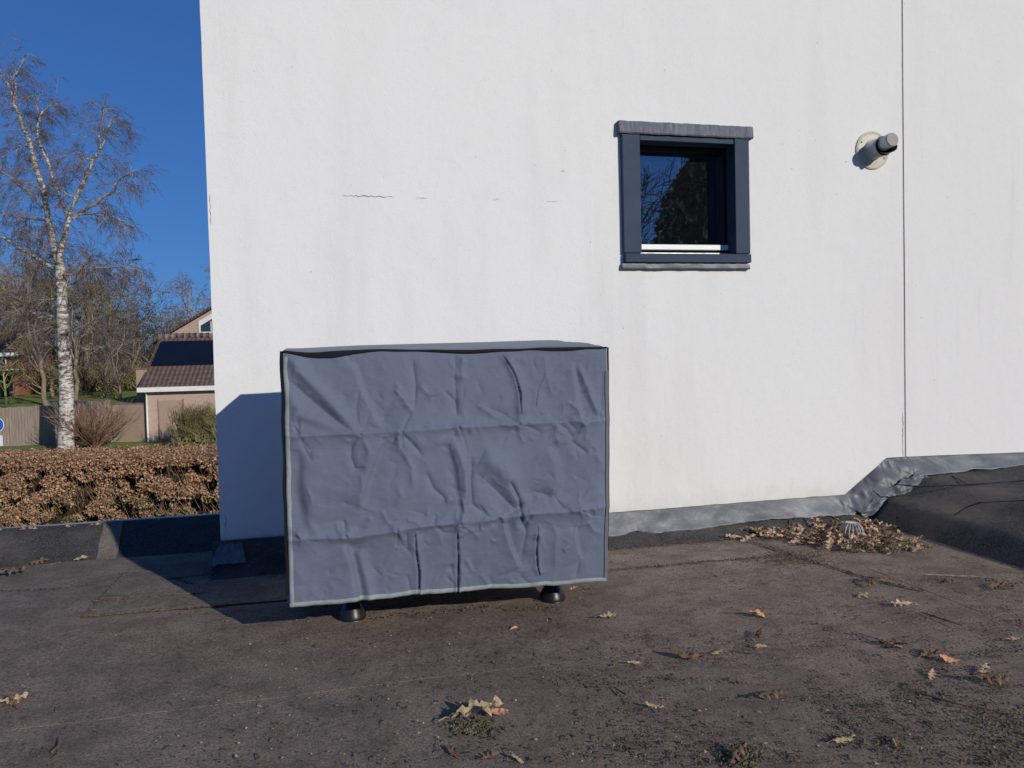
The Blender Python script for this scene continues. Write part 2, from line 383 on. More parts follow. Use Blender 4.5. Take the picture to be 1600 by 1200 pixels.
def seam(pts, w, h, name, label, mat=M['crumb'], dens=260):
    m = MB(); r = random.Random(hash(name+label) % 999 if False else len(label))
    for a, b in zip(pts[:-1], pts[1:]):
        a = np.array(a[:2]); b = np.array(b[:2]); L = np.linalg.norm(b-a); k = int(L*dens)
        for _ in range(k):
            p = a+(b-a)*r.random(); q = p+np.array([r.gauss(0, w), r.gauss(0, w)]); s_ = r.uniform(.002, .006)*h
            if nz(q[0]*4, q[1]*4, 3) < -.25: continue
            blob(m, (q[0], q[1], .003), s_, r)
    return m
def blob(m, c, s_, r):
    i = len(m.v); ax = [r.uniform(.6, 1.6)*s_ for _ in range(3)]; th = r.uniform(0, 3.14); ct, st = math.cos(th), math.sin(th)
    for x, y, z in ((1, 0, .1), (-.4, .8, 0), (-.6, -.7, .1), (.1, 0, 1.0)):
        X, Y = x*ax[0], y*ax[1]; m.v.append((c[0]+X*ct-Y*st, c[1]+X*st+Y*ct, c[2]+.002+z*ax[2]*.7))
    m.f += [(i, i+1, i+3), (i+1, i+2, i+3), (i+2, i, i+3), (i, i+2, i+1)]
def line_px(*q): return [onz(x, y) for x, y in q]
dm = MB(); r = random.Random(4)
seams = [line_px((133, 965), (250, 955), (359, 947)), line_px((145, 942), (230, 935), (312, 930)), line_px((133, 965), (196, 897)), line_px((196, 897), (240, 893)), line_px((268, 905), (320, 922), (312, 930)),
         line_px((0, 925), (80, 922), (150, 915)), line_px((1155, 842), (1220, 862), (1300, 888), (1365, 908), (1440, 925)), line_px((952, 893), (1100, 880), (1235, 868)), line_px((950, 860), (1060, 852), (1190, 838)),
         line_px((1440, 908), (1520, 905), (1600, 915)), line_px((900, 1075), (1050, 1062), (1160, 1068)), line_px((1260, 972), (1380, 1012), (1500, 1030), (1600, 1015)), line_px((560, 970), (700, 955), (860, 950))]
for si, pts in enumerate(seams):
    for a, b in zip(pts[:-1], pts[1:]):
        a = np.array(a[:2]); b = np.array(b[:2]); L = np.linalg.norm(b-a)
        for _ in range(int(L*(150 if si in (5, 9, 10, 11, 12) else 430))):
            t = r.random(); q = a+(b-a)*t; s_ = r.uniform(.003, .007)
            blob(dm, (q[0]+r.gauss(0, .006 if si < 9 else .016), q[1]+r.gauss(0, .006 if si < 9 else .016)+.01*nz(q[0]*5, si), .004), s_, r)
# scattered crumbs, thicker to the right and in clumps
cnt = 0
while cnt < 13000:
    px = r.uniform(-20, 1640); py = 870+330*r.random()**.8
    w = .10+.9*max(0, min(1, (px-500)/900)); 
    P = onz(px, py)
    if P[1] > 3.8 or P[0] < -3: continue
    cl = nz(P[0]*3.2, P[1]*3.2, 9)+.6*nz(P[0]*9, P[1]*9, 2)
    if r.random() > w*max(0.06, min(1, .42+1.0*cl)): cnt += 0.25; continue
    blob(dm, (P[0], P[1], .003), r.uniform(.0014, .0046)*(1 if P[1] > 1.6 else .8)*(1.5 if r.random() < .05 else 1), r); cnt += 1
    if r.random() < .10:   # needles and stalk bits
        th = r.uniform(0, 6.28); L = r.uniform(.01, .035)
        dm.tube([(P[0], P[1], .005), (P[0]+L*math.cos(th)*.5, P[1]+L*math.sin(th)*.5+.002, .009), (P[0]+L*math.cos(th), P[1]+L*math.sin(th), .005)], [.0012, .0016, .0008], 3)
o = dm.build('roof_debris', M['crumb']); tag(o, kind='stuff')
pm = MB()
for _ in range(420):
    px = r.uniform(300, 1640) if r.random() < .85 else r.uniform(0, 600); py = 860+340*r.random()**.8; P = onz(px, py)
    if P[1] > 3.7: continue
    blob(pm, (P[0], P[1], .004), r.uniform(.002, .005), r)
o = pm.build('roof_grit', M['crumbpale']); tag(o, kind='stuff')
# moss in the damp corner and the near right
mm = MB()
for (cx, cy, sx, sy, k) in [(1240, 872, 60, 14, 500), (740, 1140, 34, 12, 260), (1155, 1185, 30, 14, 240), (1560, 1150, 70, 60, 220), (1430, 1085, 60, 20, 60), (1380, 1160, 60, 30, 60)]:
    for _ in range(k):
        P = onz(r.gauss(cx, sx*.6), r.gauss(cy, sy*.6)); blob(mm, (P[0], P[1], .003), r.uniform(.003, .007), r)
o = mm.build('moss', M['moss']); tag(o, kind='stuff')

# ------------------------------------------------------------------ white house
house = empty('white_house', (0, 0, 0), label='white rendered house wall rising from the flat roof, with a small dark window', cat='house')
ZB = lambda x: float(np.interp(x, [-.6, 2.888, 3.171, 3.32, 4.2, 7.2], [.15, .155, .352, .352, .33, .30]))
WX0, WX1, WZ0, WZ1 = 1.575, 2.265, 1.50, 2.17      # rough opening
TOP = 3.13; JX = 3.302; BK = 7.9; BT = 1.05; BZ = lambda z: z if z < BT else BT+(z-BT)*0.0+0
xs_ = sorted(set(list(np.round(np.arange(-.524, WX0, .06), 4))+[WX0, WX1]+list(np.round(np.arange(WX0+.06, WX1-.02, .07), 4))+list(np.round(np.arange(WX1+.05, JX-.03, .06), 4))+[2.888, 3.171, JX-.005]))
zs_ = sorted(set(list(np.round(np.arange(.40, WZ0-.02, .07), 4))+[WZ0, WZ1]+list(np.round(np.arange(WZ0+.06, WZ1-.02, .07), 4))+list(np.round(np.arange(WZ1+.05, TOP-.03, .07), 4))+[TOP]))
def wallpt(x, z):
    X = x; 
    if abs(x+.524) < .001: X += .0018*nz(0, z*5)+.0010*nz(0, z*23)
    return (X, WY+.0015*nz(x*2, z*2, 4), z)
def wallgrid(xs_, zs_, hole=True):
    m = MB(); rows = [None]+zs_; P = {}
    for i, x in enumerate(xs_):
        for j in range(len(zs_)+1):
            z = (ZB(x)+.0035*nz(x*22, 5)+.003*nz(x*60, 2)) if j == 0 else zs_[j-1]
            P[i, j] = len(m.v); m.v.append(wallpt(x, z))
    for i in range(len(xs_)-1):
        for j in range(len(zs_)):
            zc = (zs_[j-1]+zs_[j])/2 if j else .3; xc = (xs_[i]+xs_[i+1])/2
            if hole and WX0 < xc < WX1 and WZ0 < zc < WZ1: continue
            m.f.append((P[i, j], P[i+1, j], P[i+1, j+1], P[i, j+1]))
    # underside lip
    for i in range(len(xs_)-1):
        a = m.v[P[i, 0]]; b = m.v[P[i+1, 0]]
        m.quad(b, a, (a[0], WY+.04, a[2]), (b[0], WY+.04, b[2]))
    # left return
    for j in range(len(zs_)):
        a = m.v[P[0, j]]; b = m.v[P[0, j+1]]; yb = lambda z: WY+(BK-WY)*min(1, (TOP-z)/(TOP-BT)); m.quad(a, b, (a[0], yb(b[2]), b[2]), (a[0], yb(a[2]), a[2]))
    return m
wm = wallgrid(xs_, zs_)
wr = wallgrid([JX+.005]+list(np.round(np.arange(3.36, 7.2, .12), 3)), zs_, False)
base = len(wm.v); wm.v += wr.v; wm.f += [tuple(i+base for i in f) for f in wr.f]
for a, b in (((WX0, WZ0), (WX1, WZ0)), ((WX1, WZ0), (WX1, WZ1)), ((WX1, WZ1), (WX0, WZ1)), ((WX0, WZ1), (WX0, WZ0))):
    wm.quad((a[0], WY, a[1]), (b[0], WY, b[1]), (b[0], WY+.25, b[1]), (a[0], WY+.25, a[1]))
MB().quad((-.54, WY-.01, TOP+.004), (7.22, WY-.01, TOP+.004), (7.22, BK+.1, BT-.04), (-.54, BK+.1, BT-.04)).build('roof', M['tiles'], house); wm.quad((-.524, BK, BT), (7.2, BK, BT), (7.2, BK, GZ), (-.524, BK, GZ))  # unseen roof, pitched down to the back to leave the hedge in sun
wm.quad((-.524, WY+.04, .16), (-.524, BK, .16), (-.524, BK, GZ), (-.524, WY+.04, GZ))
wm.poly([(7.2, WY, TOP), (7.2, BK, BT), (7.2, BK, GZ), (7.2, WY, GZ)])
wm.build('wall', M['render'], house)
MB().box(-.52, 7.19, WY+.037, WY+.05, -.05, .42).build('plinth', M['blackfelt'], house)
MB().box(JX-.006, JX+.006, WY+.0025, WY+.02, .35, TOP-.01).build('expansion_joint', M['mastic'], house)
def crack(x0, x1, z, amp, w, sd, vert=False):
    m = MB(); rr = random.Random(sd); n = max(4, int((x1-x0)/.012)); up = []; lo = []
    for i in range(n+1):
        x = x0+(x1-x0)*i/n; zz = z+amp*(rr.random()-.5); ww = w*(.25+rr.random())*math.sin(math.pi*min(1, max(.08, i/n)))**.4
        a, b = (x, WY-.0012, zz+ww), (x, WY-.0012, zz-ww)
        if vert: a, b = (zz+ww, WY-.0012, x), (zz-ww, WY-.0012, x)
        up.append(a); lo.append(b)
    m.grid([lo, up]); m.grid([[(p[0], p[1]+.0007, p[2]) for p in up], [(p[0], p[1]+.0007, p[2]) for p in lo]]); return m
for i, (a, b, z, am, w) in enumerate([(.10, .345, 1.806, .010, .0014), (.455, .515, 1.804, .004, .0010), (.845, .885, 1.806, .010, .0011), (1.13, 1.20, 1.803, .004, .0010)]):
    crack(a, b, z, am, w, i).build('crack', M['crack'], house)
crack(1.66, 1.80, -.513, .004, .0013, 9, True).build('crack', M['crack'], house)
crack(.20, .29, -.497, .010, .0012, 12, True).build('crack', M['crack'], house)
crack(.36, .62, 3.285, .004, .0022, 19, True).build('crack', M['crack'], house)
# lead apron flashing
def flash():
    m = MB(); xs = list(np.arange(-.16, 2.8, .014))+list(np.arange(2.8, 3.6, .007))+list(np.arange(3.6, 7.1, .03)); P = []
    for k, t in enumerate(np.linspace(0, 1, 16)):
        row = []
        for x in xs:
            zt = ZB(x)+.012 if x < 2.9 or x > 3.16 else ZB(x)+.012
            zl = float(np.interp(x, [-.6, 1.45, 2.0, 2.4, 2.60, 2.908, 3.0, 3.325, 3.5, 4.16, 7.2], [.04, .035, .038, .06, .05, .045, .10, .245, .245, .262, .25]))
            zl += .012*nz(x*6, 3)+.006*nz(x*17, 8)+.003*nz(x*40, 1)
            z = zt+(zl-zt)*t
            st = 1.0 if 2.85 < x < 3.35 else .28
            y = WY+.020-.046*t**.8-.006*t-.020*t*t*(1+nz(x*6, 1)*1.2)-st*.036*(.7*nz(x*9, z*14, 2)+.5*(.4-abs(nz(x*22+z*12, z*16-x*6, 6))))*min(1, t*4)
            if 2.9 < x < 3.3: y -= .035*t*math.sin(math.pi*(x-2.9)/.4)
            row.append((x, min(y, WY+.024), z))
        P.append(row)
    m.grid(P); return m
fl = flash().build('lead_flashing', M['lead'], house, True)
md = fl.modifiers.new('solid', 'SOLIDIFY'); md.thickness = .002; md.offset = 1
# second flap over the step
P = []
for t in np.linspace(0, 1, 14):
    row = []
    for s_ in np.linspace(0, 1, 60):
        x = 2.93+.44*s_; zc = .045+.205*s_+.012*math.sin(s_*3.1)
        ww = .35+.65*math.sin(math.pi*min(1, .12+s_*.8)); z = zc+(.038-.070*t)*ww+.012*nz(s_*7, 2)+.006*nz(s_*17, t*2, 5); y = WY-.040-.028*math.sin(math.pi*min(1, s_*1.0))-.03*t-.026*nz(s_*8, t*2.5, 4)-.016*(.4-abs(nz(s_*16, t*5+s_*4, 9)))
        row.append((x+.03*t, y, z))
    P.append(row)
fp = MB().grid(P).build('lead_flap', M['lead'], house, True); md = fp.modifiers.new('solid', 'SOLIDIFY'); md.thickness = .002
# lead corner apron at the left corner
P = []
for t in np.linspace(0, 1, 8):
    row = []
    for a in np.linspace(-1, 1, 13):
        sp_ = 1+t*.7; x = -.475+.05*a*sp_-.015*t; y = WY-.022-abs(a)*.006-.035*t-.02*t*t+.012*nz(a*4, t*4); z = .150-.085*t+.012*nz(a*5, t*5, 3)+.006*nz(a*9, 2)*t
        row.append((x, y, z))
    P.append(row)
MB().grid(P).build('corner_flashing', M['lead_dark'], house, True)
P = []
for t in np.linspace(0, 1, 6):
    P.append([(-.535-.075*t*(1-k*.3), WY-.0+.75*k, .20-.12*t*(1-.4*k)+.008*nz(k*9, t*3)) for k in np.linspace(0, 1, 8)])
MB().grid(P).build('side_flashing', M['lead_dark'], house, True)
# felt upstand at the foot of the wall
XU = list(np.arange(-.14, 3.06, .03)); prof = [(.19, -.004), (.12, .010), (.055, .035), (.012, .062), (-.012, .09)]
MB().grid([[(x, WY-d*(1+.06*nz(x*5, 1)), z) for x in XU] for d, z in prof]).build('felt_upstand', M['blackfelt'], house, True)
XV = list(np.arange(-.56, -.12, .03)); prof = [(.15, -.004), (.10, .012), (.055, .05), (.025, .10), (.018, .165)]
MB().grid([[(x, WY-d*(1+.06*nz(x*5, 1)), z) for x in XV] for d, z in prof]).build('felt_upstand', M['blackfelt'], house, True)
# window
win = MB()
CZ0, CZ1, CX0, CX1, CY = 1.486, 2.165, 1.545, 2.287, WY-.028
win.box(CX0, 1.645, CY, WY+.07, 1.536, CZ1)
wf = win.build('window', M['casing'], house); bevel(wf, .003)
bevel(MB().box(2.2, CX1, CY, WY+.07, 1.536, CZ1).build('side_casing', M['casing'], wf), .003)
w2 = bevel(MB().box(CX0+.004, CX1+.002, CY-.006, WY+.07, CZ0, 1.533).build('bottom_casing', M['casing'], wf), .003)
w3 = bevel(MB().box(1.648, 2.197, CY+.006, WY+.07, 2.132, CZ1).build('top_casing', M['casing'], wf), .003)
GY = WY+.135
s = MB(); x0, x1, z0, z1, b_ = 1.60, 2.245, 1.525, 2.165, .055
s.box(x0, x0+b_, GY-.045, GY+.03, z0, z1).box(x1-b_, x1, GY-.045, GY+.03, z0, z1).box(x0+b_, x1-b_, GY-.045, GY+.03, z1-b_, z1).box(x0+b_, x1-b_, GY-.045, GY+.03, z0, z0+.045)
sash = bevel(s.build('sash', M['sashdark'], wf), .003)
bevel(MB().box(1.60, 2.235, GY-.075, GY-.047, 1.566, 1.596).build('white_sill_bar', M['whitebar'], wf), .004)
MB().box(1.60, 2.2, GY-.07, GY-.05, 1.546, 1.551).build('drip_rail', M['alu'], wf)
gm = N('window_glass'); gm.t.nodes.remove(gm.b)
tr = gm.new('ShaderNodeBsdfTransparent'); tr.inputs[0].default_value = (.55, .58, .6, 1)
gl = gm.new('ShaderNodeBsdfGlossy'); gl.inputs['Roughness'].default_value = .01; gl.inputs['Color'].default_value = (.9, .93, 1, 1)
lw = gm.new('ShaderNodeFresnel'); lw.inputs[0].default_value = 1.9
mx = gm.new('ShaderNodeMixShader'); add = gm.math('ADD', lw.outputs[0], .14); gm.link(add, mx.inputs[0]); gm.link(tr.outputs[0], mx.inputs[1]); gm.link(gl.outputs[0], mx.inputs[2])
dirt = gm.new('ShaderNodeBsdfDiffuse'); dirt.inputs[0].default_value = (.35, .4, .42, 1)
dn = gm.noise(1.0, 6, .75, gm.mapping((24, 1, 14)))
mx2 = gm.new('ShaderNodeMixShader'); gm.link(gm.ramp(dn, [(.52, .012), (.62, .05), (.76, .35)]), mx2.inputs[0]); gm.link(mx.outputs[0], mx2.inputs[1]); gm.link(dirt.outputs[0], mx2.inputs[2])
gm.link(mx2.outputs[0], gm.t.nodes['Material Output'].inputs[0])
MB().box(x0+b_-.005, x1-b_+.005, GY-.006, GY, z0+.04, z1-b_+.005).build('pane', gm.m, wf)
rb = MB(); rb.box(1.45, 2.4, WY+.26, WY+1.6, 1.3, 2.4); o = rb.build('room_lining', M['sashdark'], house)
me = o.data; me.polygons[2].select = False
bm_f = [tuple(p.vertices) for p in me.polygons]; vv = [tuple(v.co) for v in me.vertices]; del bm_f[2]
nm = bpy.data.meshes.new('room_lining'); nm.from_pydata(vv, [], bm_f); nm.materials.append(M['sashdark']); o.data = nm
# lead head and sill of the window
def leadbox(x0, x1, z0, z1, yo, sd, drop=0.0):
    m = MB(); n = 44; P = []
    for t, (dy, zz) in enumerate([(.01, z1), (-yo*.9, z1-.003), (-yo, z1-.012), (-yo-.002, (z0+z1)/2), (-yo-.005, z0+.006), (-yo-.001, z0)]):
        row = []
        for i in range(n+1):
            x = x0+(x1-x0)*i/n; z = zz+(.004*nz(x*9, sd)+.003*nz(x*30, sd) if t in (0, 1, 2, 5, 4) else 0)-drop*(i/n)
            row.append((x, WY+dy+.002*nz(x*12, t, sd), z))
        P.append(row)
    m.grid(P)
    for side in (0, -1):
        col = [P[t][side] for t in range(6)]+[(P[5][side][0], WY+.01, P[5][side][2])]; m.poly(col)
    return m
o = leadbox(1.529, 2.309, 2.163, 2.230, .032, 3).build('lead_head', M['lead_dark'], wf); md = o.modifiers.new('s', 'SOLIDIFY'); md.thickness = .002
o = leadbox(1.536, 2.285, 1.453, 1.482, .020, 7).build('lead_sill', M['lead'], wf); md = o.modifiers.new('s', 'SOLIDIFY'); md.thickness = .002

# ------------------------------------------------------------------ flue terminal
FX, FZ = 3.09, 2.137
flue = empty('flue_terminal', (FX, WY, FZ), label='round grey flue pipe with cream wall plate sticking out of the white wall', cat='flue pipe')
bevel(MB().lathe([(.109, -.002), (.109, .008), (.100, .012), (.092, .009), (.060, .011), (.056, .02)], 56, axis='y').build('wall_plate', M['cream'], flue), .001)
sl_ = MB().lathe([(.053, .010), (.053, .098), (.050, .100), (.048, .098), (.047, .02)], 48, axis='y'); sl_.f.pop(); sl_.build('sleeve', M['greypipe'], flue, True)
MB().lathe([(.0545, .096), (.0555, .099), (.0545, .103), (.05, .103), (.05, .096)], 48, axis='y').build('rim_ring', M['darkpipe'], flue, True)
hd = MB(); P = []      # scoop: lower right shell of the outer tube running on beyond the sleeve
for t in np.linspace(0, 1, 8):
    row = []
    for a in np.linspace(R(-135), R(50), 26):
        ln = .055*max(.15, math.sin((a+R(135))/R(185)*math.pi)); row.append((.049*math.cos(a), -.100-ln*t, .049*math.sin(a)))
    P.append(row)
o = hd.grid(P).build('scoop', M['darkpipe'], flue, True); md = o.modifiers.new('s', 'SOLIDIFY'); md.thickness = .003
o = MB().lathe([(.039, .03), (.039, .158), (.0385, .166)], 40, axis='y').build('inner_pipe', M['greypipe'], flue, True); o.location = (0, 0, .002); o.rotation_euler = (R(-5), 0, 0); inner = o
MB().lathe([(.0385, .1665), (.037, .170), (.0, .1705)], 40, axis='y').build('end_cap', M['greycap'], inner)
for a in (R(150), R(-30), R(60)):
    MB().lathe([(.005, .009), (.005, .013), (.003, .015)], 10, (.085*math.cos(a), 0, .085*math.sin(a)), 'y').build('screw', M['greycap'], flue)

# ------------------------------------------------------------------ left roof edge
pe = empty('roof_parapet', (0, 0, 0), label='low black felt upstand along the far roof edge, left of the white wall', cat='roof edge')
XP = list(np.arange(-9, -.50, .05)); pp = [(4.34, -.004), (4.42, .010), (4.50, .050), (4.60, .105), (4.68, .132), (4.70, .133)]
MB().grid([[(x, y+.008*nz(x*3, y*3, 1), z+(.004*nz(x*2, 7) if z > .1 else 0)) for x in XP] for y, z in pp]).build('felt_slope', M['blackfelt'], pe, True)
MB().box(-9, -.53, 4.70, 4.735, .02, .134).build('edge_trim', M['alu'], pe)
P = [[(-1.20+dx+.010*nz(y*9, dx*9)+(y-4.3)*(-.12), y, z+.006) for y, z in pp[:-1]] for dx in (0, .05, .10)]
o = MB().grid(P).build('lap_joint', M['felt_patch'], pe, True)
rr = random.Random(5); sm = MB()
for _ in range(26):
    x = rr.uniform(-3.2, -.9); blob(sm, (x, 4.665+rr.uniform(-.02, .02), .128), rr.uniform(.006, .016), rr)
tag(sm.build('lichen', M['crumbpale']), kind='stuff')

# ------------------------------------------------------------------ raised felt ridge on the right
PR = [(2.965, -.006), (3.005, .03), (3.04, .075), (3.075, .106), (3.115, .122), (3.19, .130), (3.27, .156), (3.345, .200), (3.40, .215), (3.8, .224), (4.5, .245), (7.2, .27)]
rg = empty('raised_roof_section', (0, 0, 0), label='raised black felt roof section with a sloping shaded side, right of the drain', cat='roof upstand')
prof = PR
YY = list(np.arange(-6, WY-.005, .06))
def rgp(x, z, y):
    k = np.interp(y, [-6, 0, WY], [0, .0, .0]); w = .010*nz(y*1.7, x*3)+.006*nz(y*5, x*5, 3)
    sx = -.02*math.sin(y*1.3) if x < 3.2 else 0
    up = .03*max(0, (y-3.4)/.46)**2 if z > .1 else 0
    return (x+w*.8+sx, y, z+(w if z > .05 else 0)+up)
MB().grid([[rgp(x, z, y) for x, z in prof] for y in YY]).build('felt_skin', M['blackfelt'], rg, True)
for pts, w in (([(1398, 757, .225), (1440, 761, .225), (1520, 757, .228), (1603, 751, .232)], .006), ([(1490, 806, .150), (1512, 792, .190), (1530, 786, .222), (1560, 784, .224), (1603, 782, .226)], .006), ([(1405, 800, .075), (1398, 816, .04), (1392, 828, .012)], .005), ([(1488, 744, .235), (1500, 750, .232), (1510, 757, .23)], .004)):
    L = [onz(x, y, z) for x, y, z in pts]; F = []
    for a, b in zip(L[:-1], L[1:]): F += [a+(b-a)*t for t in (0, .25, .5, .75)]
    F.append(L[-1]); F = [(p[0]+.004*nz(p[0]*30, p[1]*30), p[1]+.004*nz(p[1]*30, p[0]*9), p[2]+.001) for p in F]
    MB().tube(F, [w*(.5+.6*abs(nz(i*.7, 3))) for i in range(len(F))], 5).build('bitumen_bead', M['nearblack'], rg, True)

# ------------------------------------------------------------------ drain guard
dp = onz(1331, 838)
dr = empty('drain_guard', (dp[0], dp[1], 0), label='domed wire leaf guard on the roof drain in the middle of the leaf pile', cat='drain guard')
cg = MB()
for k in range(18):
    a = 2*math.pi*k/18; cg.tube([(r_*math.cos(a), r_*math.sin(a), z) for r_, z in ((.058, .0), (.060, .025), (.052, .050), (.036, .068), (.012, .074))], .0028, 5)
cg.build('cage', M['greypipe'], dr, True)
MB().lathe([(.034, .070), (.034, .076), (.004, .079)], 24).build('top_plate', M['steel'], dr)
MB().lathe([(.064, .002), (.064, .008), (.058, .010)], 32).build('base_ring', M['darkpipe'], dr)

# ------------------------------------------------------------------ outdoor unit and its cover
unit = empty('outdoor_unit', (.44, 3.05, 0), label='outdoor heating unit standing on black rubber feet, hidden under the grey cover', cat='heat pump')
UX, UY = .44, 3.05
MB().box(-.48, .48, -.25, .25, .15, .97).build('body', M['unit'], unit)
for x in (-.385, .40):
    MB().box(x-.02, x+.02, -.20, .26, .125, .148).build('rail', M['steel'], unit)
f1 = onz(551, 966); f2 = onz(863, 937)
for (fx, fy) in ((f1[0], f1[1]), (f2[0], f2[1]), (f1[0], 3.35), (f2[0], 3.35)):
    c = (fx-UX, fy-UY, 0)
    ft = MB().lathe([(.052, 0), (.0535, .006), (.052, .016), (.045, .034), (.034, .056), (.028, .068), (.025, .071)], 40, c).build('rubber_foot', M['black'], unit, True)
    MB().lathe([(.008, .070), (.008, .128)], 14, c).build('bolt', M['steel'], ft, True)
    MB().lathe([(.015, .0735), (.015, .0765)], 20, c).build('washer', M['steel'], ft)
    MB().lathe([(.0135, .085), (.0135, .094)], 6, c).build('nut', M['steel'], ft)
    MB().box(c[0]-.04, c[0]+.04, c[1]-.012, c[1]+.012, .0785, .0815).build('bracket', M['steel'], ft)

cover = empty('protective_cover', (0, 0, 0), label='grey blue canvas cover with pale stitched edges draped over the outdoor unit', cat='cover')
CTL, CTR, CBL, CBR = (65, 95), (1295, 90), (85, 1078), (1290, 982)
FT = [(-.147, 1.041), (1.027, 1.027), (-.155, .157), (1.003, .136)]
NU, NV = 400, 306
U, V = np.meshgrid(np.linspace(0, 1, NU), np.linspace(0, 1, NV))
def uv_of(x, y):
    for _ in range(3):
        v = (y-95+5*((x-65)/1230))/((1078-96*((x-65)/1230))-(95-5*((x-65)/1230)))
        u = (x-(65+20*v))/((1295-5*v)-(65+20*v))
    return u, v
W_, H_ = 1.165, .887
def seg_field(pts):
    """distance, signed distance (right of the line +) and position along an authored crease, in metres"""
    best = np.full(U.shape, 1e9); sgn = np.zeros(U.shape); along = np.zeros(U.shape)
    Q = np.array([(uv_of(*p)[0]*W_, uv_of(*p)[1]*H_) for p in pts]); X = U*W_; Y = V*H_
    Ls = [0]
    for a, b in zip(Q[:-1], Q[1:]): Ls.append(Ls[-1]+np.linalg.norm(b-a))
    for k, (a, b) in enumerate(zip(Q[:-1], Q[1:])):
        d = b-a; L = np.linalg.norm(d)+1e-9; t = np.clip(((X-a[0])*d[0]+(Y-a[1])*d[1])/L**2, 0, 1)
        px, py = a[0]+t*d[0], a[1]+t*d[1]; dist = np.hypot(X-px, Y-py)
        s_ = np.sign(-((X-a[0])*d[1]-(Y-a[1])*d[0])) * 1.0
        m_ = dist < best; best = np.where(m_, dist, best); sgn = np.where(m_, s_, sgn); along = np.where(m_, (Ls[k]+t*L)/Ls[-1], along)
    return best, sgn, along
Hh = np.zeros(U.shape)
def crease(pts, kind, amp, w, taper=.15):
    """R ridge, V valley, S step (outward on the right/upper side), N narrow pinched fold"""
    global Hh
    d, s_, al = seg_field(pts)
    if kind in "RVS": w *= .72; amp *= .95
    if kind == "N": w *= .6; amp *= .5
    tp = np.clip(np.minimum(al, 1-al)/taper, 0, 1)**.7 if taper > 0 else 1
    if kind == 'R': h = amp*np.exp(-(np.sqrt(d*d+9e-6))/w)
    elif kind == 'V': h = -amp*np.exp(-(np.sqrt(d*d+4e-6))/w)
    elif kind == 'G': h = amp*np.exp(-(d/w)**2)
    elif kind == 'S': h = amp*np.tanh(s_*d/w)*np.exp(-d/(w*7))
    elif kind == 'N': ww = w*(.45+1.1*np.sin(np.pi*np.clip(al, 0, 1))); h = amp*(.55+.6*al)*(np.exp(-(d/(w*7)))*(s_ < 0)*1.1+.5*np.exp(-(d/(w*5))**2)-1.2*np.exp(-(d/ww)**2))
    Hh += h*tp
# fold lines left by the packaging: two across, several down
crease([(75, 420), (330, 410), (480, 402), (640, 390), (930, 378), (1190, 368), (1292, 362)], 'R', .0085, .028, .0)
crease([(80, 815), (330, 803), (560, 765), (760, 745), (930, 718), (1100, 712), (1292, 690)], 'R', .0105, .030, .0)
for x, y in ((330, 410), (480, 402), (695, 388), (930, 378), (1190, 368), (465, 780), (700, 755), (935, 718), (1180, 706), (280, 800)):   # pinched knots where folds meet
    d, _, _ = seg_field([(x, y), (x+3, y+2)]); Hh += .004*np.exp(-(d/.018)**2)-.004*np.exp(-(d/.006)**2)
C = crease
C([(80, 110), (160, 210), (250, 320), (325, 405)], 'G', .0085, .022, .08)
C([(70, 190), (170, 290), (260, 370), (325, 412)], 'V', .005, .02)
C([(60, 230), (110, 330), (240, 385), (320, 405)], 'G', .005, .02)
C([(300, 105), (325, 170), (345, 250), (385, 330), (425, 405)], 'S', .0055, .012)
C([(290, 110), (315, 150)], 'V', .006, .010)
C([(330, 230), (320, 320), (335, 405)], 'V', .003, .014)
C([(530, 130), (538, 230), (530, 320)], 'V', .0055, .008)
C([(455, 240), (510, 305), (520, 330)], 'R', .0045, .010)
C([(520, 330), (500, 370), (485, 405)], 'V', .0045, .007)
C([(550, 225), (585, 265), (640, 250)], 'R', .0045, .012)
C([(645, 250), (685, 290), (692, 350)], 'V', .006, .009)
C([(690, 100), (685, 200), (690, 330)], 'V', .0055, .012)
C([(715, 110), (712, 220)], 'R', .003, .012)
C([(870, 110), (905, 165), (920, 200), (935, 260), (937, 340)], 'N', .0060, .0045, .08)
C([(880, 100), (915, 170), (945, 250), (940, 370)], 'G', .006, .018)
C([(1040, 180), (1010, 250), (997, 320)], 'N', .0040, .0040)
C([(1040, 120), (1045, 200), (1070, 280)], 'R', .0035, .015)
C([(1155, 140), (1170, 250), (1185, 365)], 'S', .0055, .012)
C([(1170, 150), (1220, 260), (1262, 355)], 'G', .007, .014)
C([(1215, 240), (1255, 320), (1265, 370)], 'V', .0055, .008)
C([(1275, 180), (1268, 330)], 'V', .004, .010)
C([(760, 300), (840, 350), (915, 378)], 'R', .005, .013)
C([(800, 310), (870, 340), (920, 372)], 'V', .004, .009)
C([(1120, 290), (1165, 320), (1185, 362)], 'R', .004, .010)
C([(1000, 350), (1060, 310), (1140, 300)], 'R', .003, .014)
C([(420, 430), (370, 560), (335, 690)], 'S', .0070, .014)
C([(305, 440), (300, 500), (315, 545), (350, 540)], 'V', .006, .011)
C([(335, 560), (345, 640), (325, 700)], 'R', .0035, .012)
C([(130, 470), (125, 600), (150, 760)], 'S', -.007, .025)
C([(465, 405), (475, 460), (520, 540), (525, 620)], 'R', .0045, .014)
C([(490, 420), (540, 470), (560, 500)], 'V', .0045, .010)
C([(575, 560), (600, 620), (650, 665)], 'V', .0065, .012)
C([(655, 440), (690, 560), (700, 660), (715, 720)], 'S', -.0045, .012)
C([(680, 440), (720, 560), (725, 680)], 'G', .0042, .012)
C([(745, 500), (740, 600), (745, 680), (800, 725)], 'V', .0075, .012)
C([(780, 500), (860, 540), (910, 620), (930, 700)], 'G', .010, .035)
C([(760, 560), (830, 620), (900, 690), (935, 715)], 'V', .0060, .022)
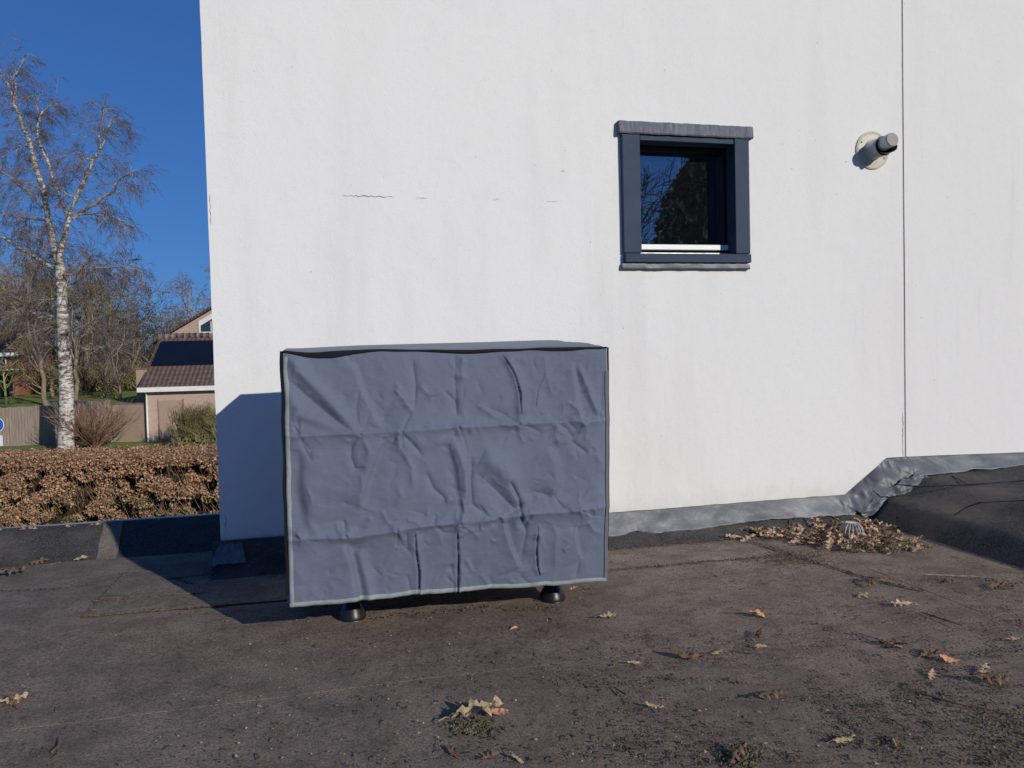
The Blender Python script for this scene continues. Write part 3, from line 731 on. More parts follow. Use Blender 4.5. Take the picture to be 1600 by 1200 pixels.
C([(890, 590), (925, 660), (938, 720)], 'V', .0105, .012)
C([(925, 715), (950, 770), (975, 720)], 'V', .0085, .010)
C([(1050, 460), (1085, 520), (1095, 600), (1070, 660)], 'S', .0080, .018)
C([(1140, 440), (1165, 460), (1210, 490)], 'V', .005, .009)
C([(940, 640), (1020, 640), (1060, 650)], 'V', .004, .016)
C([(1065, 640), (1090, 680), (1110, 700)], 'V', .0045, .008)
C([(1040, 670), (960, 710)], 'R', .005, .016)
C([(1120, 680), (1200, 670), (1290, 630)], 'R', .004, .016)
C([(275, 740), (282, 785)], 'V', .005, .006)
C([(500, 740), (530, 745), (560, 770)], 'R', .0045, .009)
C([(280, 830), (305, 900), (320, 980), (330, 1075)], 'S', .0115, .015, .10)
C([(325, 860), (350, 960), (370, 1070)], 'G', .0085, .020, .05)
C([(465, 785), (468, 850)], 'V', .0065, .007)
C([(500, 790), (505, 850)], 'V', .004, .008)
C([(532, 785), (538, 870), (550, 950), (550, 1050)], 'N', .0095, .0055, .05)
C([(505, 960), (520, 1040)], 'V', .004, .008)
C([(690, 780), (698, 900), (697, 1050)], 'N', .0090, .0055, .05)
C([(670, 920), (680, 1040)], 'V', .005, .018)
C([(680, 770), (720, 790), (690, 810)], 'R', .0055, .009)
C([(870, 750), (905, 850), (940, 930)], 'S', .0085, .009, .06)
C([(945, 740), (960, 790), (945, 900)], 'V', .004, .009)
C([(940, 925), (1000, 915)], 'V', .0035, .006)
C([(1005, 760), (1004, 860), (1008, 930), (1018, 965)], 'N', .0080, .0042, .05)
C([(1060, 740), (1080, 800), (1075, 930)], 'R', .003, .018)
C([(1160, 770), (1172, 850), (1190, 900)], 'S', .0055, .010)
C([(1180, 720), (1240, 790), (1285, 800)], 'R', .0045, .016)
C([(1180, 880), (1165, 980)], 'V', .004, .014)
C([(780, 960), (820, 1010)], 'R', .003, .012)
C([(935, 960), (990, 1010)], 'V', .003, .010)
C([(700, 650), (640, 730), (600, 760)], 'R', .004, .02)
for k, (x, y) in enumerate([(330, 410), (480, 402), (695, 388), (930, 378), (1190, 368), (465, 780), (700, 755), (935, 718), (1180, 706), (280, 800), (120, 418), (130, 812), (860, 735), (1080, 372), (600, 762)]):
    rs = random.Random(k)
    for j in range(7):          # fans of short sharp creases radiating from the fold knots
        a = rs.uniform(0, 6.283); L = rs.uniform(35, 120); b = a+rs.gauss(0, .25)
        C([(x, y), (x+L*.5*math.cos(a), y+L*.5*math.sin(a)), (x+L*math.cos(b), y+L*math.sin(b))], rs.choice('RV'), rs.uniform(.0018, .0040), rs.uniform(.006, .011), .2)
rr = random.Random(31)
for k in range(230):      # small random crinkles
    x = rr.uniform(90, 1270); y = rr.uniform(110, 1030); a = rr.choice([rr.gauss(1.57, .5), rr.uniform(0, 3.14)]); L = rr.uniform(20, 95)
    kx = rr.uniform(-18, 18)
    C([(x, y), (x+L*.5*math.cos(a)+kx, y+L*.5*math.sin(a)), (x+L*math.cos(a), y+L*math.sin(a))], rr.choice('RVVG'), rr.uniform(.0008, .0028), rr.uniform(.006, .013), .35)
LN = np.array([[noise.noise(Vector((u*3.2, v*2.6, 1)))*.009+noise.noise(Vector((u*9, v*7, 4)))*.0035+noise.noise(Vector((u*24, v*19, 7)))*.0008+(.5-abs(noise.noise(Vector((u*17, v*13, 3)))))*.0022+(.5-abs(noise.noise(Vector((u*40, v*31, 5)))))*.0007 for u in np.linspace(0, 1, NU)] for v in np.linspace(0, 1, NV)])
edge = np.clip(np.minimum(np.minimum(U, 1-U)/.035, V/.03), 0, 1)
Hh = 1.95*Hh*(.25+.75*edge)+1.5*LN*(.3+.7*edge)
belly = .055*np.sin(np.pi*np.clip(V, 0, 1))*np.clip(np.minimum(U, 1-U)/.5, 0, 1)**.5*.35 + .03*(V-.2)*(U < 2)*0
def base_xz(u, v):
    tl, tr_, bl, br = [np.array(p) for p in FT]
    return (1-v)*((1-u)*tl+u*tr_)+v*((1-u)*bl+u*br)
fx = (1-V)*((1-U)*FT[0][0]+U*FT[1][0])+V*((1-U)*FT[2][0]+U*FT[3][0]); fz = (1-V)*((1-U)*FT[0][1]+U*FT[1][1])+V*((1-U)*FT[2][1]+U*FT[3][1])
wob = np.array([.004*noise.noise(Vector((0, v*8, 2))) for v in np.linspace(0, 1, NV)])
fx = fx+wob[:, None]*(1-U)-.5*wob[::-1][:, None]*U
bot = np.array([.006*noise.noise(Vector((u*9, 0, 2)))+.003*noise.noise(Vector((u*26, 0, 5)))-.006*math.sin(u*math.pi)*(-1) for u in np.linspace(0, 1, NU)])
fz = fz+bot[None, :]*V**4
topw = np.array([-.010*math.exp(-((u-.10)/.07)**2)-.006*math.exp(-((u-.55)/.2)**2)+.003*noise.noise(Vector((u*12, 0, 9))) for u in np.linspace(0, 1, NU)])
fz = fz+topw[None, :]*(1-V)**6
FYB = 2.745
fy = FYB-Hh-belly-.012*np.sin(np.pi*V*.9)
FP = np.stack([fx, fy, fz], -1)
def fast_grid(name, P, mat, parent, smooth=True):
    r_, c_, _ = P.shape; me = bpy.data.meshes.new(name)
    idx = np.arange(r_*c_).reshape(r_, c_); F = np.stack([idx[:-1, :-1], idx[1:, :-1], idx[1:, 1:], idx[:-1, 1:]], -1).reshape(-1, 4)
    me.from_pydata(P.reshape(-1, 3).tolist(), [], F.tolist()); me.materials.append(mat)
    if smooth: me.polygons.foreach_set('use_smooth', [True]*len(me.polygons))
    o = bpy.data.objects.new(name, me); sc.collection.objects.link(o); o.parent = parent; return o
fast_grid('front_panel', FP, M['cloth'], cover)
BY = 3.40
def side(right):
    j = -1 if right else 0; P = []; n = 40
    for i in range(0, NV, 4):
        a = FP[i, j]; v = i/(NV-1); row = []
        for k in range(n+1):
            t = k/n; bx = 1.012 if right else -.150; s_ = 1 if right else -1
            x = a[0]+(bx-a[0])*t+s_*(.010*math.sin(math.pi*t)+.006*nz(v*6, t*4, 8 if right else 3)*math.sin(math.pi*t)+.009*min(1, t*14)*(1-t))
            row.append((x, a[1]+(BY-a[1])*t, a[2]+(.0 if v > .02 else .0)+t*(.012*(1-v))))
        P.append(row)
    return np.array(P)
fast_grid('side_panel', side(False), M['cloth'], cover); fast_grid('side_panel', side(True)[:, ::-1], M['cloth'], cover)
# top: rises slightly towards the back edge
bxs = [ony(x, y, BY) for x, y in ((470, 545.5), (560, 541), (650, 538.5), (750, 536), (840, 533), (882, 532.5))]
P = []
for i in range(0, NU, 4):
    u = i/(NU-1); a = FP[0, i]; xb = -.15+1.162*u; zb = np.interp(xb, [b[0] for b in bxs], [b[2] for b in bxs]); row = []
    for k in range(25):
        t = k/24; z = a[2]+.004*min(1, t*12)+(zb-a[2])*t**.8+.006*nz(u*7, t*4, 2)*math.sin(math.pi*t)+.003*nz(u*20, t*9)*math.sin(math.pi*t)
        row.append((a[0]+(xb-a[0])*t, a[1]-.004+(BY-a[1])*t, z))
    P.append(row)
fast_grid('top_panel', np.array(P)[:, ::-1], M['cloth'], cover)
P = [[(-.15+1.162*u, BY+.006*nz(u*6, v*5, 6), np.interp(-.15+1.162*u, [b[0] for b in bxs], [b[2] for b in bxs])*(1-v)+.14*v) for u in np.linspace(1, 0, 30)] for v in np.linspace(0, 1, 24)]
fast_grid('back_panel', np.array(P), M['cloth'], cover)
def ribbon(name, inner, outer, mat, th=.004):
    """edge tape: inner and outer border lines, wrapped round the edge"""
    P = [[(a[0], a[1]-.0015, a[2]) for a in inner], [(a[0]*.5+b[0]*.5, (a[1]+b[1])/2-th, a[2]*.5+b[2]*.5) for a, b in zip(inner, outer)], [(b[0], b[1]-th*.5, b[2]) for b in outer], [(b[0], b[1]+th, b[2]) for b in outer], [(a[0], a[1]+th*1.2, a[2]) for a in inner]]
    o = MB().grid(P).build(name, mat, cover, True); return o
def pt(i, j): return FP[i, j]
tw = .017
L0 = [pt(i, 0) for i in range(7, NV)]
ribbon('edge_binding', [(p[0]+tw*(.85+.2*nz(p[2]*20, 1)), pt(i+7, 6)[1]-.002, p[2]) for i, p in enumerate(L0)], [(p[0]-.001, p[1]-.001, p[2]) for p in L0], M['tape'])
B0 = [pt(NV-1, j) for j in range(0, NU)]
ribbon('hem_binding', [(p[0], pt(NV-5, j)[1]-.002, p[2]+tw*.85) for j, p in enumerate(B0)], [(p[0], p[1]-.001, p[2]-.002) for p in B0], M['tape'])
R0 = [pt(i, NU-1) for i in range(30, NV)]
ribbon('edge_binding', [(p[0]-.008, pt(i+30, NU-4)[1]-.002, p[2]) for i, p in enumerate(R0)], [(p[0]+.006, p[1]+.002, p[2]) for p in R0], M['tapegrey'])
# near-black strips of varying width under the top edge and outside the left and right edges
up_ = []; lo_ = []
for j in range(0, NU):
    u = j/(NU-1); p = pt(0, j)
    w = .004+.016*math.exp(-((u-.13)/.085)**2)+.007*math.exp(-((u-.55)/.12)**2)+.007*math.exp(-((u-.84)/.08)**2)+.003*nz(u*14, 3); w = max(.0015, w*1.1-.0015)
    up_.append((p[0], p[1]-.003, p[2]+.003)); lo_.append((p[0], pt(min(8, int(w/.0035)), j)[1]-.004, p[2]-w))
MB().grid([up_, [((a[0]+b[0])/2, min(a[1], b[1])-.004, (a[2]+b[2])/2) for a, b in zip(up_, lo_)], lo_]).build('edge_strip', M['nearblack'], cover, True)
ribbon('edge_strip', [(p[0]-.001, p[1]+.004, p[2]) for p in [pt(i, 0) for i in range(0, NV-14)]], [(p[0]-.012+.003*nz(p[2]*8, 4), p[1]+.006, p[2]) for p in [pt(i, 0) for i in range(0, NV-14)]], M['nearblack'])
ribbon('edge_strip', [(p[0]+.004, p[1]+.003, p[2]) for p in [pt(i, NU-1) for i in range(0, NV-40)]], [(p[0]+.010, p[1]+.006, p[2]) for p in [pt(i, NU-1) for i in range(0, NV-40)]], M['nearblack'])

# ------------------------------------------------------------------ fallen leaves
def leaf_mesh(name, kind, sd, mat):
    q = random.Random(sd); m = MB(); n = 20; L, W = 1.0, (.30 if kind == 'oak' else .26 if kind == 'oval' else .14)
    c1 = q.uniform(.2, 1.3)*q.choice((-1, 1, 1)); c2 = q.uniform(-.5, .9); tw = q.uniform(-.9, .9); P = []; ph = q.uniform(0, 6)
    for i in range(n+1):
        t = i/n
        if kind == 'oak': w = W*math.sin(math.pi*min(1, t*.93+.07))**.6*(.60+.42*math.cos(2*math.pi*4.3*t+ph*.2))*(.5+.7*t if t < .7 else 1.0)
        else: w = W*math.sin(math.pi*(.03+.94*t))**.8
        row = []
        for s_ in (-1, -.5, 0, .5, 1):
            w_ = w*(1+(.35 if kind == 'oak' else .15)*nz(t*7, s_*2, sd)); x = (t-.5)*L; y = s_*w_; z = c1*y*y*1.6+c2*(t-.5)**2*.5+tw*y*(t-.5)*.6+.10*nz(t*5, s_*2, sd+3)+.07*nz(t*11, s_*5, sd+9)+(.02 if s_ else 0)
            row.append((x+.06*abs(s_)*(t-.5), y, z))
        P.append(row)
    zm = min(p[2] for r_ in P for p in r_); P = [[(a, b, c-zm) for a, b, c in r_] for r_ in P]
    m.grid(P); m.tube([(-.5, 0, P[0][2][2]), (-.62, .01, P[0][2][2]+.02), (-.74, .03, .01)], [.012, .010, .008], 4)
    return m.mesh(name, mat, True)
leafs = {k: [leaf_mesh('fallen_leaf', kd, 10*i+sd, M[mt]) for i in range(n)] for k, kd, mt, n, sd in
         [('oak', 'oak', 'oak', 6, 1), ('dark', 'oak', 'oak_dark', 5, 2), ('ochre', 'oak', 'oak_ochre', 3, 3), ('orange', 'oval', 'oak_orange', 3, 4), ('sliver', 'sliver', 'oak_ochre', 3, 5), ('rust', 'oval', 'oak', 2, 8), ('ovald', 'oval', 'oak_dark', 2, 6)]}
rl = random.Random(77)
def leaf(kind, P, size, label, group=None, rz=None, tilt=.25, dz=.003, var=None, face=0.0):
    me = leafs[kind][var if var is not None else rl.randrange(len(leafs[kind]))]
    o = bpy.data.objects.new('fallen_leaf', me); sc.collection.objects.link(o)
    size *= .88; o.location = (P[0], P[1], dz); o.scale = (size, size*rl.uniform(.7, 1.0), size*rl.uniform(.8, 1.5)); o.rotation_euler = (Matrix.Rotation(face+rl.gauss(0, tilt), 3, 'X') @ Matrix.Rotation(rl.gauss(0, tilt), 3, 'Y') @ Matrix.Rotation(rz if rz is not None else rl.uniform(0, 6.28), 3, 'Z')).to_euler()
    tag(o, label, 'leaf', group); return o
# the drift round the drain
poly = [(1185, 822), (1240, 822), (1300, 806), (1345, 812), (1395, 832), (1470, 856), (1400, 866), (1300, 862), (1235, 848), (1150, 842)]
def inside(x, y):
    c = False; n = len(poly)
    for i in range(n):
        x1, y1 = poly[i]; x2, y2 = poly[(i+1) % n]
        if (y1 > y) != (y2 > y) and x < (x2-x1)*(y-y1)/(y2-y1)+x1: c = not c
    return c
k = 0
while k < 165:
    x = rl.uniform(1140, 1475); y = rl.uniform(805, 868)
    if not inside(x, y): continue
    P = onz(x, y)
    if (P[0]-dp[0])**2+(P[1]-dp[1])**2 < .062**2 or P[1] > 3.80: continue
    h = .016*max(0, 1-((x-1320)/120)**2)*rl.random()
    kd = rl.choice(['oak', 'oak', 'dark', 'dark', 'ochre', 'oak'])
    leaf(kd, P, rl.uniform(.06, .125), {'oak': 'tan brown oak leaf in the drift around the roof drain', 'dark': 'dark brown oak leaf in the drift around the roof drain', 'ochre': 'yellowish oak leaf in the drift around the roof drain'}[kd],
         {'oak': 'tan leaves around the drain', 'dark': 'dark leaves around the drain', 'ochre': 'yellowish leaves around the drain'}[kd], tilt=.33, dz=.006+h, face=.15); k += 1
cr = MB()
for _ in range(1500):
    x = rl.uniform(1140, 1475); y = rl.uniform(805, 868)
    if inside(x, y): P = onz(x, y); blob(cr, (P[0], P[1], .004), rl.uniform(.003, .011), rl)
tag(cr.build('leaf_litter', M['oak_dark']), kind='stuff')
S = [('oak', 1145, 842, .10, 'tan oak leaf at the left tip of the leaf drift, below the lead flashing', 2.9), ('oak', 1166, 846, .10, 'tan oak leaf second from the left tip of the drift', .3),
     ('ochre', 1183, 828, .09, 'oak leaf standing upright against the black upstand', 1.2),
     ('orange', 1182, 965, .075, 'bright orange oval leaf lying alone right of the covered unit', 2.7), ('orange', 1483, 1035, .070, 'orange oval leaf lying near the right edge below the twig line', 2.6),
     ('ochre', 948, 967, .085, 'yellowish lobed leaf just right of the cover bottom corner', .2), ('dark', 1375, 912, .13, 'crumpled dark leaf with pale flecks below the drift', 2.8), ('dark', 1362, 916, .09, 'small dark leaf touching the crumpled dark leaf', .6),
     ('oak', 1410, 949, .11, 'brown lobed leaf right of centre, below the crumpled dark leaves', 3.0), ('dark', 1484, 912, .08, 'brown leaf near the shadow of the raised roof section', .4), ('dark', 1556, 919, .13, 'dark curled leaf at the right edge beside the shadow', 0.1), ('dark', 1575, 921, .07, 'brown leaf at the far right edge beside the shadow', 2.9),
     ('sliver', 1022, 1107, .060, 'small pale narrow leaf lower centre of the roof', 2.7), ('ochre', 745, 1120, .17, 'large ochre lobed leaf with curled fingers in the foreground', .2), ('orange', 778, 1117, .065, 'narrow pinkish leaf tip beside the large foreground leaf', -.1),
     ('ovald', 1075, 1030, .11, 'dark curled oval leaf lower right of the cover', 2.6), ('dark', 1187, 998, .09, 'dark crumpled leaf between the orange leaf and the dry oak leaf', .9), ('sliver', 1187, 1013, .06, 'white sliver of leaf under the dark crumpled leaf', .1),
     ('dark', 1200, 1093, .11, 'dry oak leaf with raised lobes in the right foreground', .1), ('dark', 1395, 1010, .10, 'dark leaf in the line of debris at the right', 2.7), ('oak', 1405, 1015, .07, 'small tan leaf in the line of debris at the right', .5), ('dark', 1450, 1025, .09, 'dark leaf between the debris line and the orange oval leaf', .2),
     ('orange', 803, 984, .035, 'tiny orange leaf scrap in front of the right foot', .3), ('oak', 16, 1100, .10, 'crumpled tan leaf at the left edge of the foreground', .4), ('dark', 25, 1103, .08, 'curled dark leaf overlapping the crumpled one at the left edge', 2.2),
     ('rust', 126, 876, .085, 'reddish tan leaf below the black roof edge', 3.0), ('dark', 60, 881, .11, 'dark brown leaf left of the reddish tan leaf', .2), ('dark', 20, 901, .14, 'spread brown leaf at the left edge of the roof', .15), ('oak', 88, 882, .05, 'small brown scrap of leaf between two larger ones', 0),
     ('ovald', 708, 1178, .06, 'small leaf at the bottom edge with a pale rounded end', 1.9), ('dark', 765, 1186, .06, 'brown leaf at the bottom edge of the picture', .3), ('sliver', 808, 1190, .06, 'narrow tan leaf at the bottom edge, right of the brown one', 2.3),
     ('sliver', 1318, 1161, .08, 'long thin tan leaf in the right foreground', .1), ('dark', 1400, 1166, .06, 'dark leaf right of the long thin leaf', 1.0), ('sliver', 990, 1038, .055, 'faint straw coloured leaf beside the dark oval leaf', .0), ('sliver', 1120, 1022, .05, 'thin curved leaf right of the dark oval leaf', .2),
     ('dark', 1150, 1188, .10, 'dark mossy leaf at the bottom edge', .6), ('oak', 1540, 1052, .08, 'pale brown leaf close to the right edge', .5), ('oak', 1455, 1058, .06, 'small pale leaf below the orange oval leaf', .7), ('dark', 1545, 1068, .12, 'long dark leaf close to the right edge', -.3),
     ('oak', 1582, 1003, .08, 'forked tan leaf at the right edge above the debris', .2), ('oak', 1350, 933, .05, 'small curled leaf below the drift', 2.0), ('sliver', 1347, 934, .07, 'thin tan leaf stalk left of the brown lobed leaf', 0.1), ('oak', 895, 922, .05, 'brown leaf scrap behind the right rubber foot', .2)]
for (kd, x, y, s_, lb, rz) in S: leaf(kd, onz(x, y), s_, lb, rz=rz, tilt=.15, face=1.15 if 'upright' in lb else .42 if kd == 'orange' else .28, dz=.03 if 'upright' in lb else .002+.045*s_)
TW = [((1340, 992), (1375, 1005), (1420, 1012), 'thin tan twig in the line of debris at the right'), ((1430, 1085), (1490, 1105), (1550, 1118), 'straight dark twig in the right foreground'), ((1440, 900), (1520, 905), (1598, 914), 'long thin stick along the edge of the shadow at the right'),
      ((960, 1078), (975, 1090), (980, 1094), 'short forked dark twig lower centre'), ((1130, 960), (1155, 962), (1172, 966), 'dark stalk pointing at the orange oval leaf'), ((1440, 960), (1480, 975), (1505, 985), 'thin dark twig right of the brown lobed leaf'), ((1385, 1155), (1395, 1162), (1400, 1175), 'pale bent stalk near the ochre leaf'), ((80, 1180), (92, 1172), (95, 1162), 'small curved dark twig in the left foreground')]
for a, b, c, lb in TW:
    pts = [onz(*q) for q in (a, b, c)]; m = MB().tube([(p[0], p[1], .008+.004*i) for i, p in enumerate(pts)], [.0022, .003, .0015], 5)
    tag(m.build('twig', M['oak_dark'] if 'dark' in lb else M['crumbpale']), lb, 'twig')

# ------------------------------------------------------------------ trees
def rdir(d, ang, q):
    d = Vector(d).normalized(); a = d.orthogonal().normalized(); a.rotate(Matrix.Rotation(q.uniform(0, 6.283), 3, d)); return (d*math.cos(ang)+a*math.sin(ang)).normalized()
def grow(mw, mt, p, d, L, r0, lvl, q, droop=.0, kids=(5, 5, 5), ang=.75, tw_r=.012, wig=.18, mind=.55):
    n = max(3, int(L/.45)) if lvl < 2 else 4; pts = [Vector(p)]; dd = Vector(d).normalized()
    for i in range(n):
        dd = (dd+Vector((q.gauss(0, wig), q.gauss(0, wig), q.gauss(0, wig)*.6+(.10 if lvl < 1 else -droop*(i+1)/n)))).normalized(); pts.append(pts[-1]+dd*(L/n))
    rad = [max(tw_r*.55, r0*(1-.72*i/n)) for i in range(n+1)]
    (mw if lvl < 2 else mt).tube(pts, rad, 6 if lvl < 1 else (4 if lvl < 2 else 3), cap=False)
    if lvl >= len(kids): return
    for k in range(kids[lvl]):
        t = (.25+.75*(k+q.random())/kids[lvl]) if lvl else (.30+.70*(k+q.random())/kids[lvl])
        i = min(n-1, int(t*n)); f = t*n-i; P = pts[i].lerp(pts[i+1], f); dl = (pts[i+1]-pts[i])
        grow(mw, mt, P, rdir(dl, ang*q.uniform(.6, 1.3), q), L*q.uniform(.38, .62)*(1.15-mind*t), max(tw_r, rad[i]*.55), lvl+1, q, droop, kids, ang, tw_r, wig, mind)
def tree_mesh(sd, Hh_, r0, fork, kids, droop=.1, tw_r=.02, lean=0.0, ang=.7, low=.25):
    q = random.Random(sd); mw, mt = MB(), MB(); n = 9; pts = []; x = y = 0
    for i in range(n+1):
        pts.append(Vector((x, y, Hh_*fork*i/n))); x += q.gauss(lean, .09); y += q.gauss(0, .09)
    mw.tube([(0, 0, -.4)]+pts, [r0*1.35, r0*1.1]+[r0*(1-.35*i/n) for i in range(1, n+1)], 8, cap=False)
    top = pts[-1]
    for k in range(4):
        grow(mw, mt, top-Vector((0, 0, .2*k)), rdir((0, 0, 1), q.uniform(.15, .65), q), Hh_*(1-fork)*q.uniform(.75, 1.0), r0*.5, 0, q, droop, kids, ang, tw_r)
    for k in range(5):
        t = low+(1-low)*q.random(); i = min(n-1, int(t*n)); grow(mw, mt, pts[i], rdir((0, 0, 1), q.uniform(.8, 1.3), q), Hh_*.28*q.uniform(.6, 1.1), r0*.3, 0, q, droop, kids, ang, tw_r)
    return mw, mt
def place_tree(name, meshes, px, base_y, D, scale, rz, label, group=None, mt=('bark', 'bare'), exact=None):
    P = exact if exact is not None else atd(px, base_y, D); P = np.array(P); z = terr(P[0], P[1])-.05
    o = empty(name, (P[0], P[1], z), rz, label=label, cat='tree', group=group); o.scale = (scale,)*3
    for nm, me in zip(('trunk', 'crown'), meshes):
        c = bpy.data.objects.new(nm, me); sc.collection.objects.link(c); c.parent = o
    return o
# --- the white birch
BD = 33.6
bb = atd(104, 704, BD)
birch = empty('birch_tree', (bb[0], bb[1], GZ), label='tall white barked birch with bare drooping twigs behind the brown hedge', cat='tree')
q = random.Random(12)
def rel(P): return (P[0]-bb[0], P[1]-bb[1], P[2]-GZ)
def bpts(L): return [Vector(rel(atd(x, y, BD+dd))) for x, y, dd in L]
mt_, ml_, mw_ = MB(), MB(), MB()
trunk = bpts([(104, 712, 0), (103, 690, 0), (104, 640, 0), (103, 590, 0), (99, 530, 0), (97, 470, 0), (95, 430, 0), (93, 408, 0)])
wpx = BD/1200
mt_.tube(trunk, [14*wpx, 11.5*wpx, 11*wpx, 10*wpx, 9*wpx, 8*wpx, 7.5*wpx, 7*wpx], 14)
limbs = [  # (points px, dz depth), start and end half width in px, white?
    ([(92, 412, 0), (84, 385, .2), (76, 345, .3), (66, 290, .5), (50, 235, .6), (32, 190, .7), (22, 165, .8), (17, 140, .9), (2, 118, 1.0)], 5.2, 1.6, 1),
    ([(22, 165, .8), (24, 140, .6), (21, 120, .5), (34, 98, .4), (40, 85, .3)], 2.2, .8, 1),
    ([(94, 412, 0), (96, 385, -.2), (104, 355, -.4), (118, 310, -.5), (132, 280, -.6), (145, 250, -.7), (157, 232, -.8)], 4.6, 2.0, 1),
    ([(157, 232, -.8), (154, 210, -.9), (160, 185, -1), (163, 166, -1)], 1.9, .7, 1), ([(157, 232, -.8), (166, 205, -.7), (172, 190, -.6), (185, 180, -.5)], 1.6, .6, 0),
    ([(108, 345, -.4), (98, 320, .1), (84, 285, .4), (74, 250, .6), (62, 225, .8), (58, 200, .9), (66, 175, 1), (84, 160, 1.2)], 3.0, .8, 1),
    ([(62, 190, .9), (57, 165, .6), (55, 150, .4)], 1.4, .6, 0), ([(47, 212, .9), (60, 200, .9)], 1.2, .8, 1),
    ([(115, 340, -.4), (140, 322, -.8), (160, 308, -1), (180, 300, -1.2), (184, 282, -1.2), (195, 275, -1.3), (215, 276, -1.4)], 3.0, .8, 0),
    ([(120, 335, -.5), (150, 333, -.9), (175, 338, -1.2), (195, 355, -1.4)], 1.4, .5, 0),
    ([(66, 325, .4), (45, 300, .8), (20, 280, 1), (-5, 262, 1.2)], 2.4, 1.0, 1), ([(70, 345, .4), (35, 340, .8), (-8, 330, 1.3)], 1.8, .7, 0),
    ([(90, 405, 0), (70, 392, .5), (58, 370, .8), (54, 352, 1)], 2.2, .7, 0), ([(92, 425, 0), (60, 405, .5), (25, 385, 1), (-6, 365, 1.4)], 3.2, 1.6, 1),
    ([(97, 497, 0), (80, 494, .5), (62, 497, .9), (48, 487, 1), (35, 475, 1.1), (34, 455, 1.1)], 2.6, .9, 1), ([(58, 497, .9), (30, 492, 1.2), (-5, 480, 1.5)], 1.4, .7, 0),
    ([(100, 522, 0), (112, 517, -.4), (125, 512, -.7), (140, 505, -.9), (150, 490, -1)], 2.2, .7, 1), ([(101, 545, 0), (125, 542, -.5), (140, 548, -.8), (155, 542, -1), (172, 548, -1.2), (186, 545, -1.4), (194, 533, -1.5)], 2.2, .8, 1),
    ([(95, 428, 0), (118, 428, -.5), (130, 415, -.8), (143, 408, -1)], 2.2, .8, 0), ([(97, 468, 0), (75, 468, .5), (55, 474, .8), (35, 470, 1)], 2.0, .8, 0), ([(97, 508, 0), (78, 512, .5), (58, 516, .9)], 1.6, .6, 0),
    ([(99, 520, 0), (90, 545, .6), (72, 535, .8)], 1.2, .5, 0), ([(88, 395, .1), (60, 420, .6), (40, 432, 1)], 1.5, .6, 0), ([(118, 310, -.5), (100, 300, -.9), (88, 285, -1.1)], 1.4, .6, 0),
    ([(50, 235, .6), (30, 228, 1.1), (10, 240, 1.4)], 1.3, .5, 0), ([(145, 250, -.7), (125, 245, -1.2), (115, 235, -1.4)], 1.2, .5, 0), ([(150, 418, -.9), (175, 418, -1.2), (205, 414, -1.5), (222, 428, -1.6)], 1.1, .4, 0), ([(98, 455, 0), (120, 440, .4), (150, 420, .2), (160, 418, .1)], 1.4, .7, 0)]
for L, w0, w1, white in limbs:
    pts = bpts(L); fine = []
    for a, b in zip(pts[:-1], pts[1:]):
        for t in (0, .5): fine.append(a.lerp(b, t)+(Vector((q.gauss(0, .035), q.gauss(0, .05), q.gauss(0, .035))) if t else Vector()))
    fine.append(pts[-1]); n = len(fine)
    (mt_ if white and w0 > 2.5 else ml_).tube(fine, [wpx*(w0+(w1-w0)*i/(n-1)) for i in range(n)], 8)
    tot = sum((b-a).length for a, b in zip(fine[:-1], fine[1:])); K = int(tot*8.5)+6
    for k in range(K):
        t = (.12+.88*q.random())*(n-1); i = min(n-2, int(t)); P = fine[i].lerp(fine[i+1], t-i); d = fine[i+1]-fine[i]
        grow(ml_, mw_, P, rdir(d, q.uniform(.5, 1.2), q), q.uniform(.5, 1.35), .012, 1, q, .42, (0, 6, 5), .65, .0056, .22, .4)
mt_.build('trunk', M['birch'], birch, True); ml_.build('limbs', M['limb'], birch, True); mw_.build('twigs', M['twig'], birch)
print('birch twig faces', len(mw_.f), len(ml_.f))

# --- background trees
def tm(sd, mats, **kw):
    a, b = tree_mesh(sd, **kw); return (a.mesh('trunk', M[mats[0]], True), b.mesh('crown', M[mats[1]]))
V1 = tm(3, ('bark', 'bare'), Hh_=14, r0=.26, fork=.33, kids=(6, 6, 5), tw_r=.022, droop=.05)
V2 = tm(8, ('bark', 'bareolive'), Hh_=12, r0=.20, fork=.30, kids=(6, 6, 5), tw_r=.022, droop=.02, ang=.8)
V3 = tm(14, ('bark', 'bare'), Hh_=16, r0=.30, fork=.25, kids=(7, 6, 5), tw_r=.024, droop=.0, ang=.6, low=.15)
V4 = tm(21, ('bark', 'baredark'), Hh_=11, r0=.17, fork=.2, kids=(6, 6, 6), tw_r=.024, droop=.0, ang=.9, low=.05)
V5 = tm(33, ('limb', 'twig'), Hh_=13, r0=.2, fork=.3, kids=(6, 6, 5), tw_r=.020, droop=.2)
VS = dict(a=V1, b=V2, c=V3, d=V4, e=V5)
